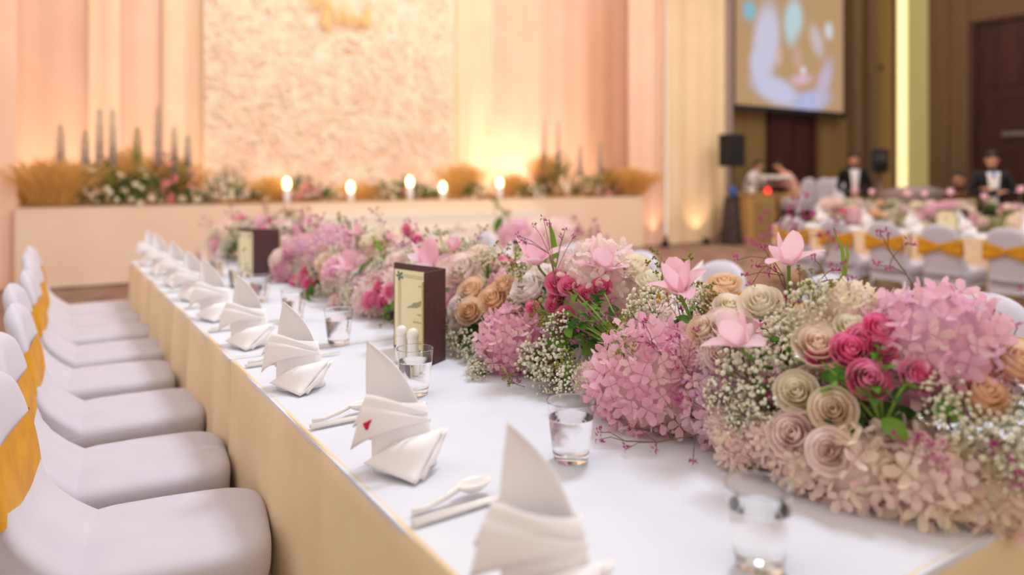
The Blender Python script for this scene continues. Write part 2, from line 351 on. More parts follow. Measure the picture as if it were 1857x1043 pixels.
stroke([(-.95, 3.5), (-.7, 3.7), (-.4, 3.55), (0, 3.62), (.3, 3.5)], .02)
b.build('gold_lettering', M['gold_script'], e)

# uplights behind the flowers (the lamps that light the backdrop)
def uplight(x, y, z, label):
    e = empty('uplight', (x, y, z)); tag(e, label, 'uplight', 'uplights at the foot of the drapes')
    b = MB(); b.lathe([(.06, 0), (.07, .02), (.07, .10), (.078, .12), (.072, .12), (.06, .07)], 14); b.build('can', M['black'], e)
    b = MB(); b.box((0, 0, .005), (.2, .16, .01)); b.build('foot_plate', M['black'], e, False)
for x in (-.15, .62, 1.7, 3.0, 4.3, 5.7, 7.0, 7.75, 8.7, 9.6): uplight(x, 11.30, 1.0, dict(zip((-.15, .62, 1.7, 3.0, 4.3, 5.7, 7.0, 7.75, 8.7, 9.6), ('black uplight behind the leftmost dry grass tuft', 'black uplight behind the leftmost lilac spires', 'black uplight behind the pink-flowered shrub left of the sparkling panel', 'black uplight behind the leftmost candle lamp', 'black uplight behind the grass between the second and third candle lamps', 'black uplight behind the fourth candle lamp', 'black uplight behind the grass right of the rightmost candle lamp', 'black uplight behind the tall spire on the right', 'black uplight behind the white-flowered shrub right of the tall green one', 'unseen added black uplight behind the rightmost dry grass tuft')))[x])
uplight(10.2, 10.40, .01, 'small black uplight on the floor below the pink drape right of the stage')
uplight(11.35, 10.40, .01, 'small black uplight on the floor at the foot of the cream drape')
# footlights along the stage front
names = ['leftmost', 'second from left', 'middle', 'second from right', 'rightmost']
for (x, z), nm in zip(((2.92, .20), (3.87, .14), (4.84, .22), (5.42, .13), (6.5, .2)), names):
    e = empty('candle_lamp', (x, 10.55, 1.005)); tag(e, nm + ' of the five glowing candle lamps on the stage edge', 'lamp', 'candle lamps on the stage edge')
    b = MB(); b.lathe([(.042, 0), (.048, .01), (.048, z), (.03, z), (.03, z - .02)], 14); b.build('holder', M['white_paint'], e)
    b = MB(); b.ell((0, 0, z + .07), (.05, .05, .085), 12, 8); b.build('flame', M['bulb'], e)
# ------------------------------------------------------------------ plants on the stage
random.seed(11)
def grass_tuft(x, y, z, r, h, n, label):
    b = MB()
    for i in range(n):
        a = random.uniform(0, 2 * PI); q = random.random() ** .7; lean = q * 1.0
        p0 = Vector((math.cos(a) * r * .45 * q, math.sin(a) * r * .3 * q, 0)); hh = h * random.uniform(.65, 1.05) * (1 - .25 * q)
        p1 = p0 + Vector((math.cos(a) * r * lean * .35, math.sin(a) * r * lean * .22, hh * .6)); p2 = p0 + Vector((math.cos(a) * r * lean * .8, math.sin(a) * r * lean * .5, hh * .9))
        wd = Vector((-math.sin(a), math.cos(a), 0)) * .0045
        if random.random() < .5: wd = Vector((.0045, 0, 0))
        rn = random.random()
        b.add([p0 - wd, p0 + wd, p1 + wd, p1 - wd, p2 + wd * 1.6, p2 - wd * 1.6, p2 + (p2 - p1) * .3], [(0, 1, 2, 3), (3, 2, 4, 5), (5, 4, 6)], rn)
    o = b.build('dry_grass_tuft', M['grass']); o.location = (x, y, z); return tag(o, label, 'grass', 'dry grass tufts along the stage')
grass_tuft(.08, 10.78, 1.0, .62, .66, 900, 'large golden dry grass tuft at the left end of the stage')
grass_tuft(.95, 11.0, 1.0, .42, .82, 420, 'tall golden grass tuft behind the white blossoms at the left of the stage')
grass_tuft(1.55, 11.0, 1.0, .38, .70, 320, 'golden grass tuft below the tallest spire left of the sparkling panel')
grass_tuft(2.75, 10.8, 1.0, .36, .42, 300, 'low golden grass tuft beside the leftmost candle lamp')
grass_tuft(4.15, 10.85, 1.0, .40, .34, 260, 'low golden grass tuft right of the second candle lamp from left')
grass_tuft(5.95, 10.9, 1.0, .42, .70, 420, 'orange-lit grass tuft between the two right-hand candle lamps')
grass_tuft(6.95, 10.85, 1.0, .34, .5, 300, 'golden grass tuft right of the rightmost candle lamp')
grass_tuft(7.75, 11.0, 1.0, .36, .9, 380, 'tall golden grass tuft behind the green shrub at the right of the stage')
grass_tuft(9.6, 10.75, 1.0, .62, .62, 900, 'large golden dry grass tuft at the right end of the stage')
leafme = MB(); leafme.add([(0, 0, 0), (.35, .18, .06), (1, 0, .12), (.35, -.18, .06), (.5, 0, .0)], [(0, 4, 1), (1, 4, 2), (2, 4, 3), (3, 4, 0)])
def rot_to(n, spin=0):
    return Vector((0, 0, 1)).rotation_difference(Vector(n).normalized()).to_matrix().to_4x4() @ Matrix.Rotation(spin, 4, 'Z')
def clump(x, y, z, rx, h, nl, nb, bm, label, br=.035):
    e = empty('flowering_shrub', (x, y, z)); tag(e, label, 'shrub', 'flowering shrubs along the stage')
    b = MB()
    for i in range(nl):
        d = Vector((random.gauss(0, 1), random.gauss(0, 1), abs(random.gauss(0, 1)))).normalized(); q = random.uniform(.55, 1)
        p = Vector((d.x * rx * q, d.y * rx * .6 * q, d.z * h * q))
        b.merge(leafme, Matrix.Translation(p) @ rot_to(d + Vector((random.uniform(-.6, .6), random.uniform(-.6, .6), .3)), random.uniform(0, 6)) @ Matrix.Rotation(-1.2, 4, 'Y') @ Matrix.Scale(random.uniform(.05, .10), 4), random.random())
    tag(b.build('foliage', M['bush'], e), kind='stuff')
    b = MB()
    for i in range(7):
        a = random.uniform(0, 6.3); b.tube([(0, 0, 0), (math.cos(a) * rx * .4, math.sin(a) * rx * .25, h * .5), (math.cos(a) * rx * .6, math.sin(a) * rx * .4, h * .8)], .006, 4)
    b.build('stems', M['stem'], e)
    fl = MB(); 
    for k in range(6):
        a = k * PI / 3; c_, s_ = math.cos(a), math.sin(a)
        fl.add([(0, 0, 0), (c_ * .6 - s_ * .3, s_ * .6 + c_ * .3, .2), (c_, s_, .25), (c_ * .6 + s_ * .3, s_ * .6 - c_ * .3, .2)], [(0, 1, 2, 3)])
    fl.ell((0, 0, .1), .25, 6, 4)
    me = fl.mesh('blossom', bm)
    for i in range(nb):
        d = Vector((random.gauss(0, 1), random.gauss(0, 1) - .7, abs(random.gauss(0, .8)) + .1)).normalized()
        p = Vector((d.x * rx * 1.02, d.y * rx * .62, d.z * h * 1.03))
        link('blossom', me, e, Matrix.Translation(p) @ rot_to(d, random.uniform(0, 6)) @ Matrix.Scale(random.uniform(.8, 1.3) * br, 4))
clump(.62, 10.72, 1.0, .32, .56, 280, 24, M['daisy'], 'green shrub with white blossoms under the leftmost lilac spires')
clump(1.05, 10.7, 1.0, .30, .48, 240, 24, M['daisy'], 'green shrub with white blossoms second from the left grass tuft', .04)
clump(1.45, 10.85, 1.0, .38, .68, 240, 40, M['pinkb'], 'pink-flowered shrub in the left half of the stage row', .045)
clump(1.68, 10.66, 1.0, .22, .2, 120, 12, M['daisy'], 'low white-flowered shrub in front of the pink-flowered one', .04)
clump(2.12, 10.72, 1.0, .34, .44, 240, 28, M['daisy'], 'white-flowered shrub at the left corner of the sparkling panel', .045)
clump(2.62, 10.78, 1.0, .2, .2, 120, 8, M['daisy'], 'small white-flowered shrub left of the leftmost candle lamp')
clump(3.22, 10.8, 1.0, .34, .40, 180, 30, M['pinkb'], 'pink-flowered shrub right of the leftmost candle lamp', .045)
clump(3.5, 10.72, 1.0, .24, .2, 120, 8, M['daisy'], 'low cream-flowered shrub left of the second candle lamp')
clump(4.6, 10.75, 1.0, .32, .30, 180, 12, M['daisy'], 'cream-flowered shrub left of the middle candle lamp')
clump(4.95, 10.85, 1.0, .28, .36, 160, 16, M['pinkb'], 'pink-flowered shrub right of the middle candle lamp', .045)
clump(5.15, 10.75, 1.0, .24, .24, 150, 8, M['daisy'], 'cream-flowered shrub between the third and fourth candle lamps')
clump(6.1, 10.72, 1.0, .28, .26, 180, 16, M['daisy'], 'cream-flowered shrub left of the rightmost candle lamp')
clump(7.2, 10.7, 1.0, .34, .26, 180, 18, M['daisy'], 'low white-flowered shrub left of the tall right-hand spires', .045)
clump(7.55, 10.85, 1.0, .28, .45, 160, 12, M['pinkb'], 'pink-flowered shrub below the tall right-hand spires', .04)
clump(8.0, 10.85, 1.0, .34, .85, 340, 18, M['daisy'], 'tall green shrub with cream blossoms at the right of the stage', .05)
clump(8.55, 10.72, 1.0, .34, .48, 200, 18, M['daisy'], 'white-flowered shrub right of the tall green shrub', .045)
clump(9.05, 10.75, 1.0, .34, .54, 240, 22, M['pinkb'], 'green shrub with pink blossoms beside the right-hand grass tuft', .04)
def spire(x, y, z0, z1, label, m='spire'):
    e = empty('flower_spire', (x, y, z0)); tag(e, label, 'flower', 'delphinium spires along the stage')
    h = z1 - z0; b = MB(); b.tube([(0, 0, 0), (.01, 0, h * .5), (0, 0, h)], [.012, .01, .004], 5); b.build('stem', M['stem'], e)
    b = MB(); n = 90
    for i in range(n):
        t = i / n; zz = h * (.38 + .60 * t); r = .036 * min(1, (1 - t) * 4) ** .5 + .006; a = i * 2.4
        b.merge(leafme, Matrix.Translation((math.cos(a) * r, math.sin(a) * r, zz)) @ Matrix.Rotation(a, 4, 'Z') @ Matrix.Scale(.045 * (1.1 - t * .4), 4), random.random())
        b.octa((math.cos(a) * r, math.sin(a) * r, zz),   .024 * (1.1 - t * .6), random.random())
    tag(b.build('florets', M[m], e), kind='stuff')
    b = MB()
    for i in range(16):
        a = i * 2.4; zz = h * .05 + h * .3 * i / 16
        b.merge(leafme, Matrix.Translation((0, 0, zz)) @ Matrix.Rotation(a, 4, 'Z') @ Matrix.Scale(.14, 4), random.random())
    tag(b.build('leaves', M['bush'], e), kind='stuff')
SP = [(.17, 2.05, 'leftmost lilac flower spire on the stage'), (.44, 1.99, 'second lilac flower spire from the left on the stage'), (.60, 2.28, 'third flower spire from the left on the stage'),
      (.75, 2.28, 'fourth flower spire from the left on the stage'), (1.04, 2.05, 'fifth flower spire from the left, greenish'), (1.29, 2.35, 'tallest flower spire left of the sparkling panel'),
      (1.49, 2.07, 'faint spire just right of the tallest left-hand spire'), (1.66, 1.96, 'flower spire nearest the left edge of the sparkling panel'), (7.67, 2.44, 'tall spire left of the tall green shrub on the right'),
      (7.98, 2.44, 'tallest lilac spire above the green shrub on the right'), (8.49, 2.0, 'shorter spire right of the green shrub'), (8.99, 2.08, 'rightmost flower spire on the stage')]
for i, (x, z, l) in enumerate(SP): spire(x, 10.9, 1.0, z, l, 'spiregreen' if i in (4,) else 'spire')

# ------------------------------------------------------------------ banquet tables
def banquet(X0, X1, joints, which, near):
    Xc = (X0 + X1) / 2
    for i in range(len(joints) - 1):
        y0, y1 = joints[i] + .004, joints[i + 1] - .004; yc = (y0 + y1) / 2; L = y1 - y0
        pos = ['nearest', 'middle', 'farthest'][i] + ' section of the ' + which
        e = empty('banquet_table', (Xc, yc, 0)); tag(e, 'long banquet table under cloth and skirt, ' + pos, 'table', 'banquet tables')
        b = MB(); b.box((0, 0, .722), (X1 - X0 - .03, L - .03, .03)); b.build('tabletop', M['wood_tan'], e, False)
        for sx in (-1, 1):
            for sy in (-1, 1):
                b = MB(); b.tube([(sx * (X1 - X0 - .2) / 2, sy * (L - .2) / 2, 0), (sx * (X1 - X0 - .2) / 2, sy * (L - .2) / 2, .71)], .018, 8); b.build('leg', M['metal'], e)
        # white cloth: thin sheet with a turned-down edge
        b = MB(); hx, hy = (X1 - X0) / 2, L / 2
        def fn(u, v):
            x = -hx + u * 2 * hx; y = -hy + v * 2 * hy
            return (x, y, .0115 + .0012 * noise.noise(Vector((x * 3, (y + yc) * 3, 0))) + .0008 * math.sin((y + yc) * 21) * math.exp(-((x + .3) / .4) ** 2))
        b.grid(fn, 40, 40)
        per = [fn(i_ / 40, 0) for i_ in range(40)] + [fn(1, i_ / 40) for i_ in range(40)] + [fn(1 - i_ / 40, 1) for i_ in range(40)] + [fn(0, 1 - i_ / 40) for i_ in range(40)]
        n = len(per); b.add([p for p in per] + [(p[0], p[1], 0) for p in per], [(k, n + k, n + (k + 1) % n, (k + 1) % n) for k in range(n)])
        o = b.build('tablecloth', M['cloth']); o.location = (Xc, yc, .739); tag(o, 'smooth white tablecloth on the ' + pos, 'tablecloth', 'white tablecloths')
        # cream skirt pinned round the edge
        b = MB(); ph = i * 1.9
        sides = [((X0, y1), (X0, y0))]
        if i == 0: sides.append(((X0, y0), (X1, y0)))
        sides.append(((X1, y0), (X1, y1)))
        if i == len(joints) - 2: sides.append(((X1, y1), (X0, y1)))
        pts = []; 
        for (ax, ay), (bx, by) in sides:
            ln = math.hypot(bx - ax, by - ay); nn = int(ln * 40)
            nx, ny = (by - ay) / ln, -(bx - ax) / ln
            for k in range(nn): pts.append((ax + (bx - ax) * k / nn, ay + (by - ay) * k / nn, nx, ny))
        pts.append((*sides[-1][1], nx, ny))
        rows = [(.752, .0), (.751, .008), (.745, .012), (.70, .012), (.55, .014), (.35, .018), (.15, .022), (.012, .026)]
        V = []; 
        for j, (z, off) in enumerate(rows):
            for k, (px, py, nx, ny) in enumerate(pts):
                s = (px + py) * 1.0; a = .010 + .016 * (i if near else 1)
                f = wave(s, a * (.25 + .75 * (1 - z / .75)) * (0 if j < 2 else (.4 if j == 2 else 1)), 13, ph) if j > 1 else 0
                o_ = -.012 + off + max(f, -.008) * 1.0
                dz = .006 * math.sin(s * 9 + ph) if j in (1, 2) else 0
                V.append((px - nx * -o_, py - ny * -o_, z + dz))
        W = len(pts)
        b.add(V, [(j * W + k, (j + 1) * W + k, (j + 1) * W + k + 1, j * W + k + 1) for j in range(len(rows) - 1) for k in range(W - 1)])
        o = b.build('table_skirt', M['skirt']); mod_solid(o, .002, -1); tag(o, 'cream cloth skirt hanging round the ' + pos, 'table skirt', 'cream table skirts')
TX0, TX1 = .53, 2.47
banquet(TX0, TX1, [.61, 2.60, 4.30, 6.01], 'long front table', True)
banquet(8.0, 9.95, [.8, 2.6, 4.4, 6.2], 'second table on the right', False)

# ------------------------------------------------------------------ chairs
def make_chair():
    e = empty('banquet_chair')
    def rsq(u, hx0, hx1, hy, p=5):   # rounded rectangle in plan, front is +x
        a = 2 * PI * u; c_, s_ = math.cos(a), math.sin(a)
        x = math.copysign(abs(c_) ** (2 / p), c_); y = math.copysign(abs(s_) ** (2 / p), s_)
        return ((hx0 + hx1) / 2 + x * (hx1 - hx0) / 2, y * hy)
    b = MB()
    rings = [(.0, .470), (.35, .472), (.7, .470), (.88, .465), (.96, .455), (1.0, .438), (1.005, .41), (1.0, .375), (.985, .355)]
    def seat(u, v):
        k = min(int(v * (len(rings) - 1) + 1e-6), len(rings) - 1); s, z = rings[k]
        x, y = rsq(u, -.30, .25, .222); x = -.025 + (x + .025) * s; y *= s
        return (x, y, z - (.035 * max(0, (-.08 - x) / .2) ** 2 * (abs(y) / .22) ** 2 if k < 6 else 0))
    b.grid(seat, 40, len(rings) - 1, cu=True); b.build('seat', M['chair'], e)
    # stretched fabric below the seat, drawn to four feet
    b = MB()
    def lower(u, v):
        x, y = rsq(u, -.31, .245, .218, 9); a = (2 * PI * u) % (PI / 2); cor = math.exp(-((a - PI / 4) / .33) ** 2)
        zb = .01 + .27 * (1 - cor); z = .365 + (zb - .365) * v; sh = 1 - .05 * math.sin(PI * v) * (1 - cor) - .02 * v
        return (x * sh, y * sh, z)
    b.grid(lower, 64, 5, cu=True); b.build('leg_cover', M['chair'], e)
    for sx in (-1, 1):
        for sy in (-1, 1):
            b = MB(); b.tube([(-.03 + sx * .23, sy * .18, .36), (-.03 + sx * .24, sy * .188, 0)], [.016, .013], 8); b.build('leg', M['metal'], e)
    # back: arched, slightly reclined, flowing into the seat
    def hw(z):
        if z < .70: return .205
        t = (z - .70) / .205; return .205 * max(1 - t ** 2.6, 0.0004) ** .5
    def xm(z): return -.318 - .085 * max(0, (z - .44)) / .46
    zs = [.40, .43, .45, .47, .50, .54, .58, .63, .68, .72, .76, .80, .835, .86, .88, .893, .901, .905]
    b = MB(); N = 12
    def back(u, v):
        k = int(round(v * (len(zs) - 1))); z = zs[k]; h = hw(z); i = int(round(u * (2 * N))) 
        th = .030 * (1 if z < .85 else max(.15, 1 - ((z - .85) / .056) ** 2))
        if i <= N: s = -1 + 2 * i / N; side = 1
        else: s = 1 - 2 * (i - N) / N; side = -1
        ed = max(1 - abs(s) ** 6, 0) ** .5
        x = xm(z) + side * th * ed + .02 * (s * h / .2) ** 2
        if side == 1 and z < .63: x += .15 * max(0, 1 - (z - .45) / .18) ** 2.2 * (1 - .25 * s * s)
        flare = 1 + .05 * max(0, 1 - (z - .44) / .12) ** 2
        return (x, s * h * flare, z)
    b.grid(back, 2 * N, len(zs) - 1, cu=True); b.build('backrest', M['chair'], e)
    # gold sash: band round the back ...
    b = MB(); z0, z1 = .60, .752
    def sash(u, v):
        z = z0 + (z1 - z0) * v; a = 2 * PI * u; h = hw(z) + .007; c_, s_ = math.cos(a), math.sin(a)
        puff = .004 * math.sin(PI * v)
        yy = math.copysign(abs(s_) ** .35, s_) * (h + puff * .5)
        return (xm(z) + math.copysign(abs(c_) ** .5, c_) * (.037 + puff) + .02 * (yy / .2) ** 2 * (.3 if c_ > 0 else 1), yy, z + .010 * math.cos(a) * (v - .4))
    b.grid(lambda u, v: sash(u * .5 - .25, v), 24, 5); b.build('sash', M['gold'], e)
    # ... drawn to a bow at the rear
    b = MB()
    for sy in (-1, 1):
        def wing(u, v):
            z_mid = .676; half = .024 + .070 * u ** .8; z = z_mid + (2 * v - 1) * half
            return (xm(.68) - .043 + .008 * u + .02 * u * u + .008 * math.sin(v * 5 * PI) * u, sy * (.008 + u * .204), z)
        b.grid(wing, 10, 16)
    o = b.build('bow', M['gold'], e); mod_solid(o, .008)
    b = MB(); b.ell((xm(.68) - .055, 0, .676), (.016, .020, .026), 10, 7); b.build('knot', M['gold'], e)
    return e
random.seed(5)
proto = make_chair(); first = [True]
def place_chair(x, y, rz, label, group):
    o = proto if first[0] else copy_tree(proto); first[0] = False
    o.location = (x, y, 0); o.rotation_euler = (0, 0, rz); tag(o, label, 'chair', group)
ORD = ['nearest', 'second', 'third', 'fourth', 'fifth', 'sixth', 'seventh', 'eighth', 'ninth']
ORDR = ['rightmost', 'second from the right', 'middle one of five', 'second from the left', 'leftmost']
for i, y in enumerate((2.08, 2.63, 3.24, 3.83, 4.38, 4.95, 5.42, 5.88)):
    place_chair(.275 + random.uniform(-.012, .012) + (-.01, -.01, .02, .01, .03, .035, .03, .035)[i], y, (-.19, -.13, -.10, -.10, -.08, -.08, -.08, -.08)[i] + random.uniform(-.03, .03), f'white covered chair with gold sash left of the front table, {ORD[i]} from the camera', 'chairs left of the front table')
for i, y in enumerate((1.45, 2.12, 2.80, 3.45, 4.08, 4.7, 5.3)):
    place_chair(TX1 + .27 + .05 * (i < 4), y, PI + random.uniform(-.03, .03), f'white covered chair facing us behind the front table flowers, {ORD[i]} from the camera', 'chairs right of the front table')
for i, y in enumerate((3.21, 3.83, 4.39, 4.95, 5.54)):
    place_chair(7.86, y, random.uniform(-.04, .04), f'white covered chair with gold bow at the second table, {ORDR[i]}', 'chairs at the second table')

# ------------------------------------------------------------------ napkins
def make_napkin(var):
    e = empty('folded_napkin'); rnd = random.Random(var); j = lambda s: rnd.uniform(-s, s)
    # rolled body: slanted cone
    b = MB()
    def body(u, v):
        a = PI * (1.15 + 1.7 * u) ; rx = .072 - .012 * v; ry = .050 - .012 * v
        top = .150 - .045 * (u if u < 1 else 1)
        return (rx * math.cos(a) + .010 - .012 * v, ry * math.sin(a) + .012 * v, v * top)
    b.grid(body, 22, 8); o = b.build('rolled_body', M['napkin'], e); mod_solid(o, .003)
    # peak: tall pointed leaf
    tip = Vector((-.056 + j(.012), .020 + j(.01), .255 + j(.012)))
    b = MB()
    def peak(u, v):
        l = Vector((-.060, -.012, .06)).lerp(tip, v) + Vector((-.004, 0, 0)) * math.sin(PI * v)
        r = Vector((.070, .006, .06)).lerp(tip, v ** .92) + Vector((.016, .012, .012)) * math.sin(PI * v)
        q = l.lerp(r, u); q.y += .040 * math.sin(PI * u) * (1 - v) ** .7; return q
    b.grid(peak, 12, 14); o = b.build('peak', M['napkin'], e); mod_solid(o, .003)
    # collar folds that cross the front and flare at the left
    def bz(P, t): return P[0] * (1 - t) ** 3 + P[1] * 3 * t * (1 - t) ** 2 + P[2] * 3 * t * t * (1 - t) + P[3] * t ** 3
    for k in range(2):
        T = Vector((-.066 - .010 * k, -.030 - .006 * k, .163 - .024 * k)); B_ = Vector((-.092 - .006 * k + j(.006), -.020 - .008 * k, .092 - .046 * k + j(.008))); Rr = Vector((.062 + .006 * k, -.010 - .008 * k, .112 - .012 * k))
        top = [T, Vector((-.036, -.066 - .008 * k, .170 - .022 * k)), Vector((.026, -.056 - .008 * k, .138 - .016 * k)), Rr]
        low = [B_, Vector((-.066, -.066 - .010 * k, .118 - .030 * k)), Vector((.0, -.072 - .008 * k, .132 - .020 * k)), Rr + Vector((0, -.003, -.006))]
        b = MB(); b.grid(lambda u, v: bz(low, u).lerp(bz(top, u), v) + Vector((0, -.006, 0)) * math.sin(PI * v) * (1 - u), 16, 6)
        o = b.build('collar_fold', M['napkin'], e); mod_solid(o, .0025)
    # front flap, folded double and resting on the table
    for k in range(2):
        b = MB(); s = .018 * k
        b.patch((-.072, -.030 + s * .3, .006 + .012), (.030 + s, -.120 + s, .004), (.098 + s * .6, -.018 + s * .6, .078 - s * .5), (-.005, -.052, .066), (.010, -.022, .020), 12)
        o = b.build('front_flap', M['napkin'], e); mod_solid(o, .003)
    b = MB(); b.patch((.030, -.118, .004), (.06, -.02, .002), (.085, .01, .06), (.104, -.016, .076), (.014, -.01, .0), 8); o = b.build('side_fold', M['napkin'], e); mod_solid(o, .0025)
    return e
nprotos = [make_napkin(k) for k in range(3)]; nused = [False] * 3
def place_napkin(i, x, y, rz, label, group, sc=1.0):
    k = i % 3; o = nprotos[k] if not nused[k] else copy_tree(nprotos[k]); nused[k] = True
    o.location = (x, y, .7525); o.rotation_euler = (0, 0, rz); o.scale = (sc, sc, sc); tag(o, label, 'napkin', group); return o
NY = [.865, 1.455, 2.165, 2.80, 3.40, 3.98, 4.56, 5.14, 5.70]
for i, y in enumerate(NY):
    lab = 'white folded napkin with a small red tag on the front table' if i == 1 else f'white folded napkin by the left edge of the front table, {ORD[i]} from the camera'
    o = place_napkin(i,   (.606 if i == 0 else .632) + random.uniform(-.008, .008), y, R_(-32.6 + random.uniform(-7, 7) + (6 if i == 1 else 0)), lab, 'napkins on the front table', 1.0)
    if i == 1: tagged = o
for i, y in enumerate((1.62, 2.25, 3.0, 3.7)):
    place_napkin(i, TX1 - .14, y, R_(150), f'white folded napkin behind the front table flowers, {ORD[i]} from the camera', 'napkins on the far side of the front table')
for i, y in enumerate((3.35, 3.95, 4.5, 5.05, 5.65)):
    place_napkin(i, 8.25, y, R_(-32 + random.uniform(-20, 20)), f'white folded napkin on the second table, {ORDR[i]}', 'napkins on the second table', 1.05)

b = MB(); b.box((-.062, -.058, .108), (.020, .002, .015), Matrix.Rotation(R_(-25), 4, 'Y')); tag(b.build('tag', M['red_tag'], tagged, False), 'small red label')
# ------------------------------------------------------------------ glasses of water
def make_glass():
    e = empty('water_glass'); H = .130
    ro = lambda z: .036 + .017 * min(1, z / H) ** .75
    b = MB(); zs = [0, .001, .004, .02, .04, .06, .08, .1, .12, .127, .1288]
    prof = [(.030, .0)] + [(ro(z) - (.003 if z == 0 else 0), z) for z in zs] + [(ro(H) - .0004, H), (ro(H) - .0008, H - .0004), (ro(H) - .0010, H - .0012)] + [(ro(z) - .0010, z) for z in (.127, .12, .1, .08, .06, .04, .024, .022)] + [(ro(.02) - .003, .0185), (ro(.02) - .006, .0168), (.024, .0162), (.012, .016)]
    b.lathe(prof, 40); b.build('glass', M['glass'], e)
    b = MB(); wl = .094
    b.lathe([(.012, .0159), (.024, .0161), (ro(.02) - .0059, .0167), (ro(.02) - .0029, .0184)] + [(ro(z) - .0009, z) for z in (.022, .024, .04, .06, .08, wl - .002, wl - .0006)] + [(ro(wl) - .0012, wl), (ro(wl) - .004, wl), (.03, wl), (.01, wl)], 40)
    b.build('water', M['water'], e); return e
gp = make_glass()
GY = [(.955, .765), (.968, 1.275), (.89, 1.905), (.915, 2.62), (.90, 3.15), (.90, 3.72), (.91, 4.28), (.91, 4.85), (.92, 5.4)]
for i, (x, y) in enumerate(GY):
    o = gp if i == 0 else copy_tree(gp); o.location = (x, y, .7525); tag(o, f'glass of water on the front table, {ORD[i]} from the camera', 'glass', 'water glasses on the front table')

# ------------------------------------------------------------------ chopsticks and spoons
def make_sticks():
    e = empty('chopsticks')
    for k in range(2):
        b = MB(); b.tube([(0, k * .011, .006), (.16, k * .009, .006), (.32, k * .007, .008)], [.0048, .0042, .0025], 6); b.build('chopstick', M['ceramic'], e)
    return e
def make_spoon():
    e = empty('spoon')
    b = MB(); b.tube([(0, 0, .006), (.03, 0, .006), (.07, 0, .014), (.10, 0, .026)], [.006, .0055, .006, .008], 8); b.build('handle', M['ceramic'], e)
    b = MB()
    def bowl(u, v):
        a = 2 * PI * u; r = v; x = .135 + .042 * r * math.cos(a); y = .022 * r * math.sin(a); return (x, y, .008 + .020 * r * r)
    b.grid(bowl, 20, 6, cu=True); o = b.build('bowl', M['ceramic'], e); mod_solid(o, .003)
    return e
cp, sp_ = make_sticks(), make_spoon()
for i, y in enumerate(NY[:7]):
    o = cp if i == 0 else copy_tree(cp); o.location = (.548, y + (.31 if i < 2 else .285), .7525); o.rotation_euler = (0, 0, R_(3)); tag(o, f'pair of white chopsticks beside the {ORD[i]} napkin from the camera', 'chopsticks', 'chopsticks on the front table')
    o = sp_ if i == 0 else copy_tree(sp_); o.location = (.565, y + (.355 if i < 2 else .33), .7525); o.rotation_euler = (0, 0, R_(5)); tag(o, f'white ceramic spoon beside the {ORD[i]} napkin from the camera', 'spoon', 'spoons on the front table')

